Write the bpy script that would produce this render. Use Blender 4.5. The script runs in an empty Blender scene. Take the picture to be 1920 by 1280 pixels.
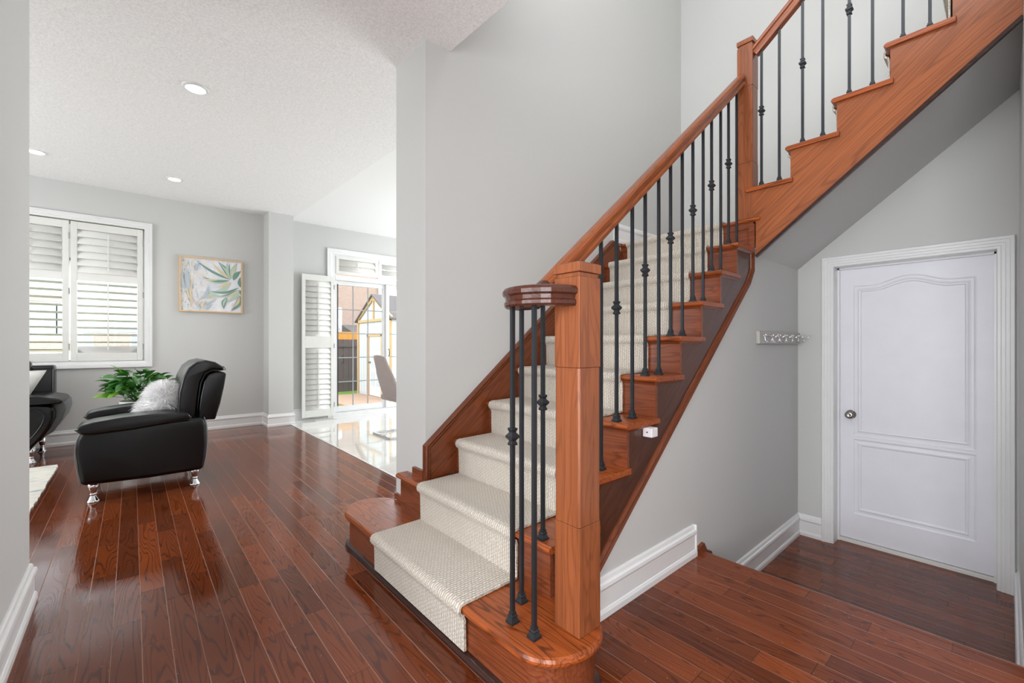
import bpy, bmesh, math, random
from mathutils import Vector, Matrix
random.seed(7)
sc = bpy.context.scene
C = sc.collection
PI = math.pi

# ------------------------------------------------------------------ camera
CAM_H = 1.10
cam = bpy.data.cameras.new('camera'); cam_o = bpy.data.objects.new('camera', cam); C.objects.link(cam_o)
cam.sensor_width = 36.0; cam.lens = 36.0 * 814.0 / 1920.0
cam.shift_y = 5.0 / 1920.0
cam.clip_start = 0.02; cam.clip_end = 200
yaw = math.atan2(930.0, 814.0)              # +X lies this far to the right of the view axis
cam_o.location = (0, 0, CAM_H)
cam_o.rotation_euler = (PI / 2, 0, yaw - PI / 2)
sc.camera = cam_o

# ------------------------------------------------------------------ world, lights, exposure
sc.view_settings.view_transform = 'Standard'; sc.view_settings.look = 'None'
sc.view_settings.gamma = 1.0; sc.view_settings.use_curve_mapping = False
sc.view_settings.exposure = 0.0
sc.cycles.use_denoising = True
sc.cycles.max_bounces = 10; sc.cycles.diffuse_bounces = 6; sc.cycles.glossy_bounces = 4
sc.cycles.transmission_bounces = 8; sc.cycles.transparent_max_bounces = 12
sc.cycles.sample_clamp_indirect = 6.0
sc.cycles.caustics_reflective = False; sc.cycles.caustics_refractive = False
w = bpy.data.worlds.new('overcast_sky'); sc.world = w; w.use_nodes = True
wn = w.node_tree.nodes; wl = w.node_tree.links
bg = wn['Background']
tc = wn.new('ShaderNodeTexCoord'); sep = wn.new('ShaderNodeSeparateXYZ'); rmp = wn.new('ShaderNodeValToRGB')
wl.new(tc.outputs['Generated'], sep.inputs[0]); wl.new(sep.outputs['Z'], rmp.inputs[0])
rmp.color_ramp.elements[0].position = 0.0; rmp.color_ramp.elements[0].color = (0.93, 0.96, 1.0, 1)
rmp.color_ramp.elements[1].position = 0.8; rmp.color_ramp.elements[1].color = (0.78, 0.88, 1.0, 1)
wl.new(rmp.outputs[0], bg.inputs[0]); bg.inputs[1].default_value = 5.5

def area(name, loc, rot, sx, sy, power, color=(1, 1, 1), portal=False):
    l = bpy.data.lights.new(name, 'AREA'); l.shape = 'RECTANGLE'; l.size = sx; l.size_y = sy
    l.energy = power; l.color = color
    if portal: l.cycles.is_portal = True
    o = bpy.data.objects.new(name, l); C.objects.link(o); o.location = loc; o.rotation_euler = rot
    return o
# portals at the two glazed openings, kitchen window light, and added fills
area('window_daylight_portal', (-0.51, 6.98, 1.68), (-PI/2, 0, 0), 1.24, 1.57, 1, portal=True)
area('patio_daylight_portal', (3.2, 6.98, 1.2), (-PI/2, 0, 0), 1.9, 2.4, 1, portal=True)
area('entry_fill', (-0.30, -0.32, 1.25), (PI/2, 0, -PI/2), 0.62, 2.1, 60, (0.93, 0.97, 1.0))  # added fill towards the door alcove; no entry door is built here
area('side_fill', (-2.4, 0.80, 1.35), (PI/2, 0, -PI/2), 2.0, 1.9, 112, (0.93, 0.97, 1.0))  # added light shining in through the gap made in the left wall
area('rear_fill', (0.9, -2.85, 1.5), (PI/2, 0, 0), 1.6, 1.6, 8, (0.93, 0.97, 1.0))  # unseen fill behind the camera; the rear wall is solid
area('living_fill', (-3.85, 4.7, 1.5), (PI/2, 0, -PI/2), 2.2, 1.6, 125, (0.93, 0.97, 1.0))  # fill added for the living room, in front of a solid wall
area('kitchen_window_daylight', (5.35, 4.6, 1.5), (PI/2, 0, PI/2), 2.6, 1.6, 130, (0.93, 0.97, 1.0))
area('stair_fill', (1.36, 0.8, 4.2), (PI/2, 0, -PI/2), 1.6, 1.4, 36, (0.94, 0.97, 1.0))  # fill added high in the stairwell to brighten the landing wall
def fill_point(name, loc, power, r, color=(1.0, 0.98, 0.96)):
    l = bpy.data.lights.new(name, 'POINT'); l.energy = power; l.shadow_soft_size = r; l.color = color
    o = bpy.data.objects.new(name, l); C.objects.link(o); o.location = loc
fill_point('hall_fill', (0.9, -0.7, 2.1), 20, 0.20)  # added fill for the hall and door; no fixture is modelled
fill_point('stairwell_fill', (2.0, 0.5, 4.6), 18, 0.22)  # fill added above the view for the stairs and upper walls

# ------------------------------------------------------------------ material helpers
def lin(c):
    return tuple(((v/255.0)/12.92 if v/255.0 <= 0.04045 else ((v/255.0+0.055)/1.055)**2.4) for v in c) + (1.0,)

class NT:
    def __init__(s, name):
        s.m = bpy.data.materials.new(name); s.m.use_nodes = True
        s.n = s.m.node_tree.nodes; s.l = s.m.node_tree.links
        s.b = s.n['Principled BSDF']
    def new(s, t, **kw):
        n = s.n.new(t)
        for k, v in kw.items(): setattr(n, k, v)
        return n
    def set(s, sock, v):
        if isinstance(v, bpy.types.NodeSocket): s.l.new(v, sock)
        else: sock.default_value = v
    def math(s, op, a, b=0.0, c=0.0, clamp=False):
        n = s.new('ShaderNodeMath', operation=op); n.use_clamp = clamp
        s.set(n.inputs[0], a); s.set(n.inputs[1], b); s.set(n.inputs[2], c)
        return n.outputs[0]
    def comb(s, x, y, z):
        n = s.new('ShaderNodeCombineXYZ')
        s.set(n.inputs[0], x); s.set(n.inputs[1], y); s.set(n.inputs[2], z)
        return n.outputs[0]
    def coord(s):
        g = s.new('ShaderNodeNewGeometry'); return g.outputs['Position']
    def sep(s, v):
        n = s.new('ShaderNodeSeparateXYZ'); s.set(n.inputs[0], v); return n.outputs
    def noise(s, v, scale, detail=2, rough=0.5, dist=0.0):
        n = s.new('ShaderNodeTexNoise'); s.set(n.inputs['Vector'], v); n.inputs['Scale'].default_value = scale
        n.inputs['Detail'].default_value = detail; n.inputs['Roughness'].default_value = rough
        n.inputs['Distortion'].default_value = dist
        return n.outputs[0]
    def ramp(s, f, stops):
        n = s.new('ShaderNodeValToRGB'); s.set(n.inputs[0], f)
        e = n.color_ramp.elements
        while len(e) < len(stops): e.new(0.5)
        for el, (p, c) in zip(e, stops): el.position = p; el.color = c
        return n.outputs[0]
    def mix(s, f, a, b, mode='MIX'):
        n = s.new('ShaderNodeMix', data_type='RGBA', blend_type=mode)
        s.set(n.inputs[0], f); s.set(n.inputs[6], a); s.set(n.inputs[7], b)
        return n.outputs[2]
    def bump(s, h, strength=0.3, dist=0.01, prev=None):
        n = s.new('ShaderNodeBump'); n.inputs['Strength'].default_value = strength
        n.inputs['Distance'].default_value = dist; s.set(n.inputs['Height'], h)
        if prev is not None: s.set(n.inputs['Normal'], prev)
        s.l.new(n.outputs[0], s.b.inputs['Normal']); return n.outputs[0]
    def col(s, c): s.set(s.b.inputs['Base Color'], c)
    def rough(s, r): s.set(s.b.inputs['Roughness'], r)

MATS = {}
def plain(name, rgb, rough=0.5, metal=0.0, coat=0.0, spec=0.5, bump=None):
    k = NT(name); k.col(lin(rgb)); k.rough(rough)
    k.b.inputs['Metallic'].default_value = metal; k.b.inputs['Coat Weight'].default_value = coat
    k.b.inputs['Specular IOR Level'].default_value = spec
    v = k.coord(); n = k.noise(v, 9, 3)
    c = lin(rgb)
    k.col(k.mix(k.ramp(n, [(0.3, (0, 0, 0, 1)), (0.7, (1, 1, 1, 1))]), tuple(x*0.965 for x in c[:3])+(1,), c))
    if bump:
        k.bump(k.noise(v, bump[0], 3, 0.6), bump[1], bump[2])
    return k.m

def wood(name, rgbL, rgbD, axis, scale=1.0, rough=0.28, slope=0.0, coat=0.10, dark=0.55, plane='x'):
    """stained oak, grain along an axis (optionally inclined by slope)"""
    k = NT(name); p = k.sep(k.coord())
    X, Y, Z = p[0], p[1], p[2]
    if axis == 'x': a, b, c = X, Y, Z
    elif axis == 'y': a, b, c = Y, X, Z
    elif axis == 'z': a, b, c = Z, X, Y
    elif axis == 'xz':
        th = math.atan(slope); cs, sn = math.cos(th), math.sin(th)
        a = k.math('ADD', k.math('MULTIPLY', X, cs), k.math('MULTIPLY', Z, sn))
        b = k.math('SUBTRACT', k.math('MULTIPLY', Z, cs), k.math('MULTIPLY', X, sn)); c = Y
    elif axis == 'yz':
        th = math.atan(slope); cs, sn = math.cos(th), math.sin(th)
        a = k.math('SUBTRACT', k.math('MULTIPLY', Z, sn), k.math('MULTIPLY', Y, cs))
        b = k.math('ADD', k.math('MULTIPLY', Z, cs), k.math('MULTIPLY', Y, sn)); c = X
    info = k.new('ShaderNodeObjectInfo').outputs['Random']
    off = k.math('MULTIPLY', info, 17.0)
    v1 = k.comb(k.math('MULTIPLY', a, 0.65*scale), k.math('MULTIPLY', b, 8*scale), k.math('ADD', k.math('MULTIPLY', c, 8*scale), off))
    n1 = k.noise(v1, 1.0, 2, 0.45)
    ring = k.math('SINE', k.math('MULTIPLY', n1, 170.0))
    v2 = k.comb(k.math('MULTIPLY', a, 9), k.math('MULTIPLY', b, 260), k.math('MULTIPLY', c, 260))
    pore = k.noise(v2, 1.0, 2, 0.6)
    g = k.math('MULTIPLY', k.ramp(ring, [(0.45, (0, 0, 0, 1)), (0.95, (1, 1, 1, 1))]), k.math('ADD', k.math('MULTIPLY', pore, 1.5), 0.0), clamp=True)
    v3 = k.comb(k.math('MULTIPLY', a, 1.0), k.math('MULTIPLY', b, 3), k.math('MULTIPLY', c, 3))
    blot = k.noise(v3, 1.6, 2, 0.5)
    base = k.mix(k.ramp(blot, [(0.3, (0, 0, 0, 1)), (0.7, (1, 1, 1, 1))]), tuple(x*0.8 for x in lin(rgbL)[:3])+(1,), lin(rgbL))
    st = k.noise(k.comb(k.math('MULTIPLY', a, 3.0), k.math('MULTIPLY', b, 95), k.math('MULTIPLY', c, 95)), 1.0, 3, 0.6)
    base = k.mix(k.math('MULTIPLY', k.ramp(st, [(0.42, (0, 0, 0, 1)), (0.68, (1, 1, 1, 1))]), 0.45), base, lin(rgbD))
    k.col(k.mix(k.math('MULTIPLY', g, dark), base, lin(rgbD)))
    k.rough(rough); k.b.inputs['IOR'].default_value = 1.42; k.b.inputs['Coat Weight'].default_value = coat; k.b.inputs['Coat Roughness'].default_value = 0.12
    k.bump(g, 0.12, 0.0015)
    return k.m

def floor_mat():
    k = NT('oak_strip_floor'); p = k.sep(k.coord()); X, Y = p[0], p[1]
    W = 0.0836; L = 0.62
    fx = k.math('DIVIDE', k.math('SUBTRACT', X, 0.027), W)
    ix = k.math('FLOOR', fx); ux = k.math('FRACT', fx)
    w1 = k.new('ShaderNodeTexWhiteNoise', noise_dimensions='1D'); k.set(w1.inputs['W'], ix)
    r1 = w1.outputs['Value']
    ly = k.math('ADD', k.math('DIVIDE', Y, L), k.math('MULTIPLY', r1, 9.7))
    # uneven board lengths
    ly = k.math('ADD', ly, k.math('MULTIPLY', k.math('SINE', k.math('MULTIPLY', ly, 2.1)), 0.28))
    iy = k.math('FLOOR', ly); uy = k.math('FRACT', ly)
    w2 = k.new('ShaderNodeTexWhiteNoise', noise_dimensions='2D'); k.set(w2.inputs['Vector'], k.comb(ix, iy, 0))
    r2 = w2.outputs['Value']
    v = k.comb(k.math('MULTIPLY', X, 9.0), k.math('MULTIPLY', Y, 0.8), k.math('MULTIPLY', r2, 61.0))
    n1 = k.noise(v, 1.0, 2, 0.45)
    freq = k.math('ADD', k.math('MULTIPLY', r2, 70.0), 120.0)
    ring = k.math('SINE', k.math('MULTIPLY', n1, freq))
    v2 = k.comb(k.math('MULTIPLY', X, 300), k.math('MULTIPLY', Y, 10), r2)
    pore = k.noise(v2, 1.0, 2, 0.6)
    g = k.math('MULTIPLY', k.ramp(ring, [(0.5, (0, 0, 0, 1)), (0.98, (1, 1, 1, 1))]), k.math('MULTIPLY', pore, 1.7), clamp=True)
    base = k.ramp(r2, [(0.0, lin((92, 42, 19))), (0.5, lin((110, 51, 22))), (1.0, lin((130, 63, 29)))])
    cb = k.mix(k.math('MULTIPLY', g, 0.56), base, lin((36, 14, 8)))
    blot = k.noise(k.coord(), 1.4, 3, 0.6)
    cb = k.mix(k.ramp(blot, [(0.35, (0, 0, 0, 1)), (0.75, (0.22, 0.22, 0.22, 1))]), cb, lin((66, 30, 20)))
    # seams: dust and painted bevel reflection along the boards, tight butt joints at the ends
    ex = k.math('MINIMUM', ux, k.math('SUBTRACT', 1.0, ux))
    ey = k.math('MINIMUM', uy, k.math('SUBTRACT', 1.0, uy))
    sx = k.math('SUBTRACT', 1.0, k.math('DIVIDE', ex, 0.019, clamp=True), clamp=True)
    sxw = k.math('GREATER_THAN', sx, 0.05)
    sy = k.math('LESS_THAN', ey, 0.0032)
    some = k.math('GREATER_THAN', k.noise(k.comb(ix, k.math('MULTIPLY', Y, 0.3), 3.0), 1.0, 1), 0.40)
    cb = k.mix(k.math('MULTIPLY', sxw, k.math('ADD', k.math('MULTIPLY', some, 0.40), 0.10)), cb, lin((166, 126, 106)))
    cb = k.mix(k.math('MULTIPLY', sy, 0.6), cb, lin((50, 26, 18)))
    # small white specks of wear
    sp = k.math('GREATER_THAN', k.noise(k.coord(), 160, 1, 0.3), 0.79)
    cb = k.mix(k.math('MULTIPLY', sp, 0.6), cb, lin((200, 180, 165)))
    k.col(cb)
    k.rough(k.math('ADD', 0.05, k.math('MULTIPLY', k.noise(k.coord(), 6, 4, 0.6), 0.12)))
    k.b.inputs['IOR'].default_value = 1.37
    k.b.inputs['Coat Weight'].default_value = 0.0; k.b.inputs['Coat Roughness'].default_value = 0.07
    h = k.math('SUBTRACT', 1.0, k.math('MULTIPLY', k.math('MAXIMUM', sx, sy), 1.0))
    b1 = k.bump(h, 0.25, 0.002)
    cup = k.math('MULTIPLY', k.math('SUBTRACT', ux, 0.5), k.math('SUBTRACT', ux, 0.5))
    b2 = k.bump(k.math('ADD', k.math('MULTIPLY', cup, 0.8), k.math('MULTIPLY', k.noise(k.comb(k.math('MULTIPLY', X, 16), k.math('MULTIPLY', Y, 6), r2), 1.0, 2), 0.8)), 0.10, 0.004, b1)
    k.bump(g, 0.06, 0.001, b2)
    k.l.new(b1, k.b.inputs['Coat Normal']) if False else None
    return k.m

def tile_mat():
    k = NT('polished_tile'); p = k.sep(k.coord())
    br = k.new('ShaderNodeTexBrick'); br.offset = 0.0; br.squash = 1.0
    k.set(br.inputs['Vector'], k.comb(k.math('SUBTRACT', p[0], 1.645), k.math('ADD', p[1], 0.1), 0))
    br.inputs['Scale'].default_value = 1.0; br.inputs['Mortar Size'].default_value = 0.003
    br.inputs['Brick Width'].default_value = 0.6; br.inputs['Row Height'].default_value = 0.3
    br.inputs['Color1'].default_value = lin((232, 231, 226)); br.inputs['Color2'].default_value = lin((226, 225, 220))
    br.inputs['Mortar'].default_value = lin((196, 194, 188))
    k.col(br.outputs['Color']); k.rough(0.06); k.b.inputs['Coat Weight'].default_value = 0.6; k.b.inputs['Coat Roughness'].default_value = 0.03
    return k.m

def carpet_mat():
    k = NT('loop_carpet'); p = k.sep(k.coord())
    # s runs down the stair surface: x + z works on both treads and risers
    s = k.math('SUBTRACT', p[0], p[2])
    wob = k.noise(k.coord(), 40, 2)
    u = k.math('ADD', k.math('MULTIPLY', p[1], 84.0), k.math('MULTIPLY', wob, 0.9))
    col_ = k.math('FLOOR', u)
    v = k.math('ADD', k.math('MULTIPLY', s, 62.0), k.math('ADD', k.math('MULTIPLY', k.math('MODULO', k.math('ABSOLUTE', col_), 2.0), 0.5), k.math('MULTIPLY', wob, 1.3)))
    a = k.math('ABSOLUTE', k.math('SINE', k.math('MULTIPLY', u, PI)))
    b = k.math('ABSOLUTE', k.math('SINE', k.math('MULTIPLY', v, PI)))
    h = k.math('POWER', k.math('MULTIPLY', a, k.math('ADD', k.math('MULTIPLY', b, 0.75), 0.25)), 0.5)
    fib = k.noise(k.coord(), 380, 2, 0.7)
    hh = k.math('ADD', k.math('MULTIPLY', h, 0.8), k.math('MULTIPLY', fib, 0.4))
    c = k.ramp(hh, [(0.20, lin((118, 104, 90))), (0.42, lin((196, 184, 169))), (1.0, lin((226, 217, 205)))])
    k.col(c); k.rough(0.95); k.b.inputs['Specular IOR Level'].default_value = 0.1
    k.b.inputs['Sheen Weight'].default_value = 0.2
    k.bump(hh, 0.9, 0.008)
    return k.m
def carpet_mat_y():
    m = MATS['carpet'].copy(); m.name = 'loop_carpet_upper'
    return m

def wall_mat(name, rgb):
    k = NT(name); k.col(lin(rgb)); k.rough(0.55); k.b.inputs['Specular IOR Level'].default_value = 0.3
    k.bump(k.noise(k.coord(), 220, 2), 0.05, 0.001)
    return k.m

def ceil_mat():
    k = NT('stippled_ceiling'); k.rough(0.9); k.b.inputs['Specular IOR Level'].default_value = 0.1
    n = k.noise(k.coord(), 95, 3, 0.65, 0.6)
    k.col(k.ramp(n, [(0.35, lin((228, 226, 226))), (0.6, lin((244, 243, 243)))]))
    k.bump(n, 0.22, 0.004)
    return k.m

def brick_mat(name, c1, c2, mort, sx, axis='x'):
    k = NT(name); p = k.sep(k.coord())
    br = k.new('ShaderNodeTexBrick')
    k.set(br.inputs['Vector'], k.comb(p[0] if axis == 'x' else p[1], p[2], 0))
    br.inputs['Scale'].default_value = sx; br.inputs['Mortar Size'].default_value = 0.02
    br.inputs['Color1'].default_value = lin(c1); br.inputs['Color2'].default_value = lin(c2); br.inputs['Mortar'].default_value = lin(mort)
    n = k.noise(k.coord(), 3, 4)
    k.col(k.mix(k.math('MULTIPLY', n, 0.4), br.outputs['Color'], lin(mort)))
    k.rough(0.95)
    return k.m

def glass_mat(name='clear_glass'):
    k = NT(name); k.b.inputs['Transmission Weight'].default_value = 1.0
    k.b.inputs['IOR'].default_value = 1.45; k.rough(0.0); k.b.inputs['Base Color'].default_value = (1, 1, 1, 1)
    # a plain pane: mostly see-through with a faint mirror
    tr = k.new('ShaderNodeBsdfTransparent'); gl = k.new('ShaderNodeBsdfGlossy'); gl.inputs['Roughness'].default_value = 0.02
    fr = k.new('ShaderNodeFresnel'); fr.inputs[0].default_value = 1.45
    mx = k.new('ShaderNodeMixShader')
    k.l.new(k.math('MULTIPLY', fr.outputs[0], 0.8), mx.inputs[0]); k.l.new(tr.outputs[0], mx.inputs[1]); k.l.new(gl.outputs[0], mx.inputs[2])
    k.l.new(mx.outputs[0], k.n['Material Output'].inputs[0])
    return k.m

def emit_mat(name, c, s):
    k = NT(name); k.col((1, 1, 1, 1)); k.b.inputs['Emission Color'].default_value = c; k.b.inputs['Emission Strength'].default_value = s
    return k.m

OL, OD = (168, 92, 50), (70, 30, 14)
M = MATS
M['wall'] = wall_mat('grey_wall_paint', (198, 198, 196))
M['ceil'] = ceil_mat()
M['ceil_smooth'] = wall_mat('smooth_ceiling_paint', (240, 240, 240))
M['white'] = plain('white_trim_paint', (228, 228, 228), 0.3)
M['rack_grey'] = plain('rack_paint', (178, 174, 169), 0.4)
M['door'] = plain('white_door_paint', (228, 227, 234), 0.4)
M['shutter'] = plain('shutter_white', (224, 223, 219), 0.35)
M['floor'] = floor_mat()
M['tile'] = tile_mat()
M['carpet'] = carpet_mat()
M['wood_y'] = wood('oak_tread', (168, 84, 38), (60, 26, 10), 'y', dark=0.8)
M['wood_z'] = wood('oak_newel', (148, 84, 50), (92, 48, 28), 'z', 1.0, dark=0.45)
M['wood_riser'] = wood('oak_riser', (134, 70, 42), (66, 30, 15), 'y', 1.0)
M['wood_str'] = wood('oak_stringer', (90, 52, 36), (46, 24, 17), 'xz', 0.8, slope=0.83, rough=0.3)
M['wood_strip'] = wood('oak_edge_strip', (120, 60, 30), (58, 26, 13), 'xz', 1.3, slope=0.83)
M['wood_skirt'] = wood('oak_skirt', (128, 66, 36), (66, 30, 16), 'xz', 0.8, slope=0.83)
M['wood_strU'] = wood('oak_upper_stringer', (156, 88, 50), (92, 46, 22), 'yz', 0.7, slope=0.83, rough=0.3)
M['wood_railx'] = wood('oak_handrail', (156, 82, 38), (74, 32, 12), 'xz', 1.3, slope=0.83)
M['wood_raily'] = wood('oak_handrail_upper', (160, 84, 42), (84, 36, 14), 'yz', 1.3, slope=0.83)
M['wood_vol'] = wood('oak_volute', (80, 42, 30), (48, 22, 14), 'x', 1.3, rough=0.26)
M['wood_dark'] = wood('dark_shoe_wood', (58, 32, 26), (30, 16, 12), 'y', 1.0, rough=0.25)
M['iron'] = plain('black_iron', (42, 46, 50), 0.38, 0.35)
M['chrome'] = plain('chrome', (225, 225, 228), 0.08, 1.0)
M['nickel'] = plain('satin_nickel', (165, 160, 155), 0.22, 1.0)
M['leather'] = plain('black_leather', (6, 7, 8), 0.27, 0.0, 0.0, 0.42, bump=(260, 0.15, 0.001))
M['leather_grey'] = plain('grey_leather', (92, 96, 98), 0.4, bump=(260, 0.15, 0.001))
M['piping_grey'] = plain('grey_piping', (120, 122, 126), 0.3)
M['piping'] = plain('leather_piping', (6, 7, 8), 0.4)
M['fur'] = plain('white_fur', (250, 249, 250), 0.8)
M['satin'] = plain('white_satin', (222, 220, 216), 0.4)
M['taupe'] = plain('taupe_fabric', (176, 164, 160), 0.9, bump=(200, 0.2, 0.002))
M['glass'] = glass_mat()
M['plastic'] = plain('white_plastic', (226, 222, 224), 0.35)
M['blackhole'] = plain('black_plastic', (12, 12, 14), 0.6)
M['grille'] = plain('grey_grille', (150, 152, 152), 0.4)
M['frame_gold'] = plain('pale_gold_frame', (214, 182, 142), 0.4)
M['grass'] = plain('lawn_green', (112, 146, 32), 0.9, bump=(90, 0.8, 0.05))
M['cream'] = plain('cream_siding', (226, 224, 220), 0.8)
M['pine'] = plain('raw_pine', (184, 148, 104), 0.8)
M['shed_white'] = plain('shed_panel', (184, 186, 188), 0.7)
M['fence'] = plain('weathered_fence', (84, 70, 66), 0.9, bump=(30, 0.4, 0.01))
M['fence_new'] = plain('yellow_cedar', (196, 130, 42), 0.8)
M['house_brick'] = brick_mat('beige_brick', (148, 122, 108), (136, 112, 98), (158, 140, 128), 4.5)
M['red_brick'] = brick_mat('red_brick', (214, 160, 150), (206, 150, 140), (214, 190, 180), 4.5)
M['roof'] = plain('grey_shingle', (90, 82, 78), 0.9)
M['pane_dark'] = plain('dark_window_pane', (176, 174, 190), 0.2)
M['soil'] = plain('patio_boards', (160, 128, 104), 0.9)

# ------------------------------------------------------------------ mesh helpers
ORIG = {}
def rot_to(o): return ORIG.get(o.name, Vector((0, 0, 0)))

def obj(name, bm, mat, parent=None, smooth=False, bevel=0.0, seg=2, sub=0):
    me = bpy.data.meshes.new(name)
    if parent is not None:
        off = rot_to(parent); bmesh.ops.translate(bm, verts=bm.verts, vec=-off)
    bmesh.ops.recalc_face_normals(bm, faces=bm.faces)
    bm.to_mesh(me); bm.free()
    for m in (mat if isinstance(mat, (list, tuple)) else [mat]): me.materials.append(M[m] if isinstance(m, str) else m)
    o = bpy.data.objects.new(name, me); C.objects.link(o)
    if parent is not None:
        o.parent = parent; ORIG[o.name] = rot_to(parent)
    if smooth:
        for p in me.polygons: p.use_smooth = True
    if bevel:
        b = o.modifiers.new('bevel', 'BEVEL'); b.width = bevel; b.segments = seg; b.limit_method = 'ANGLE'; b.angle_limit = math.radians(35)
        for p in me.polygons: p.use_smooth = True
        b.harden_normals = True if seg <= 2 else False
    if sub:
        s = o.modifiers.new('sub', 'SUBSURF'); s.levels = sub; s.render_levels = sub
    return o

def thing(name, label, cat, loc, group=None):
    o = bpy.data.objects.new(name, None); C.objects.link(o); o.location = loc
    o.empty_display_size = 0.1
    ORIG[o.name] = Vector(loc); o['label'] = label; o['category'] = cat
    if group: o['group'] = group
    return o
def recenter(o):
    """put a mesh object's origin at the bottom centre of its mesh"""
    vs = [v.co for v in o.data.vertices]
    c = Vector(((min(v.x for v in vs)+max(v.x for v in vs))/2, (min(v.y for v in vs)+max(v.y for v in vs))/2, min(v.z for v in vs)))
    o.data.transform(Matrix.Translation(-c)); o.location = c; ORIG[o.name] = c
    return o
def tag(o, label, cat, group=None):
    recenter(o); o['label'] = label; o['category'] = cat
    if group: o['group'] = group
    return o
def struct(name, bm, mat, **kw):
    o = obj(name, bm, mat, **kw); o['kind'] = 'structure'; return o
def struct_empty(name, loc):
    o = bpy.data.objects.new(name, None); C.objects.link(o); o.location = loc; ORIG[o.name] = Vector(loc)
    o['kind'] = 'structure'; return o

def nb(): return bmesh.new()
def box(bm, x0, x1, y0, y1, z0, z1, mi=0):
    vs = [bm.verts.new((x, y, z)) for x in (x0, x1) for y in (y0, y1) for z in (z0, z1)]
    for f in ((0,1,3,2), (4,6,7,5), (0,4,5,1), (2,3,7,6), (0,2,6,4), (1,5,7,3)):
        fc = bm.faces.new([vs[i] for i in f]); fc.material_index = mi
    return bm
def boxes(*bs):
    bm = nb()
    for b in bs: box(bm, *b)
    return bm
def prism(bm, pts, axis, a, b, mi=0):
    """extrude a 2-D outline. axis 'y': pts are (x,z); 'x': (y,z); 'z': (x,y)"""
    def P(p, t):
        return {'y': (p[0], t, p[1]), 'x': (t, p[0], p[1]), 'z': (p[0], p[1], t)}[axis]
    A = [bm.verts.new(P(p, a)) for p in pts]; B = [bm.verts.new(P(p, b)) for p in pts]
    n = len(pts)
    bm.faces.new(A).material_index = mi; bm.faces.new(B[::-1]).material_index = mi
    for i in range(n): bm.faces.new((A[i], B[i], B[(i+1) % n], A[(i+1) % n])).material_index = mi
    return bm
def sweep(bm, path, prof, closed=False, up=Vector((0, 0, 1)), caps=True, mi=0, closed_prof=True):
    """prof: (side, up) points; side = tangent x up"""
    path = [Vector(p) for p in path]; n = len(path); rings = []
    for i, p in enumerate(path):
        if closed: t0 = (p - path[i-1]).normalized(); t1 = (path[(i+1) % n] - p).normalized()
        else:
            t0 = (p - path[i-1]).normalized() if i else (path[1]-p).normalized()
            t1 = (path[i+1]-p).normalized() if i < n-1 else t0
        t = (t0 + t1).normalized()
        side = t.cross(up).normalized(); upv = side.cross(t).normalized()
        # mitre stretch
        k = 1.0 / max(0.35, t.dot(t1))
        s1 = t1.cross(up).normalized()
        ks = 1.0 / max(0.35, abs(side.dot(s1)))
        u1 = s1.cross(t1).normalized()
        ku = 1.0 / max(0.35, abs(upv.dot(u1)))
        rings.append([bm.verts.new(p + side*a*ks + upv*b*ku) for a, b in prof])
    m = len(prof)
    rng = range(n) if closed else range(n-1)
    for i in rng:
        A, B = rings[i], rings[(i+1) % n]
        for j in range(m if closed_prof else m-1):
            bm.faces.new((A[j], A[(j+1) % m], B[(j+1) % m], B[j])).material_index = mi
    if caps and not closed and closed_prof:
        bm.faces.new(rings[0]).material_index = mi; bm.faces.new(rings[-1][::-1]).material_index = mi
    return bm
def tube(bm, path, r, seg=8, closed=False, mi=0):
    """round tube with parallel-transported frames"""
    path = [Vector(p) for p in path]; n = len(path); rings = []
    rr = r if isinstance(r, (list, tuple)) else [r]*n
    up = None
    for i, p in enumerate(path):
        t = ((path[i+1] if i < n-1 else p) - (path[i-1] if i else p)).normalized()
        if up is None:
            up = Vector((0, 0, 1)) if abs(t.z) < 0.9 else Vector((1, 0, 0))
        side = t.cross(up).normalized(); up = side.cross(t).normalized()
        rings.append([bm.verts.new(p + (side*math.cos(2*PI*j/seg) + up*math.sin(2*PI*j/seg))*rr[i]) for j in range(seg)])
    for i in range(n-1):
        for j in range(seg): bm.faces.new((rings[i][j], rings[i][(j+1) % seg], rings[i+1][(j+1) % seg], rings[i+1][j])).material_index = mi
    bm.faces.new(rings[0]); bm.faces.new(rings[-1][::-1])
    return bm
def lathe(bm, c, prof, seg=16, mi=0, axis='z'):
    """prof: (r, h) list"""
    c = Vector(c); rings = []
    for r, h in prof:
        ring = []
        for j in range(seg):
            a = 2*PI*j/seg + (PI/4 if seg == 4 else 0)
            q = (r*math.cos(a), r*math.sin(a), h)
            if axis == 'x': q = (h, q[0], q[1])
            if axis == 'y': q = (q[0], h, q[1])
            ring.append(bm.verts.new(c + Vector(q)))
        rings.append(ring)
    for i in range(len(rings)-1):
        for j in range(seg): bm.faces.new((rings[i][j], rings[i][(j+1) % seg], rings[i+1][(j+1) % seg], rings[i+1][j])).material_index = mi
    bm.faces.new(rings[0][::-1]).material_index = mi; bm.faces.new(rings[-1]).material_index = mi
    return bm
def smooth_poly(pts, n=6):
    """closed Catmull-Rom through pts"""
    out = []; m = len(pts)
    for i in range(m):
        p0, p1, p2, p3 = [Vector(pts[(i+k-1) % m]) for k in range(4)]
        for j in range(n):
            t = j/n
            out.append(tuple(0.5*((2*p1) + (-p0+p2)*t + (2*p0-5*p1+4*p2-p3)*t*t + (-p0+3*p1-3*p2+p3)*t**3)))
    return out
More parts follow.
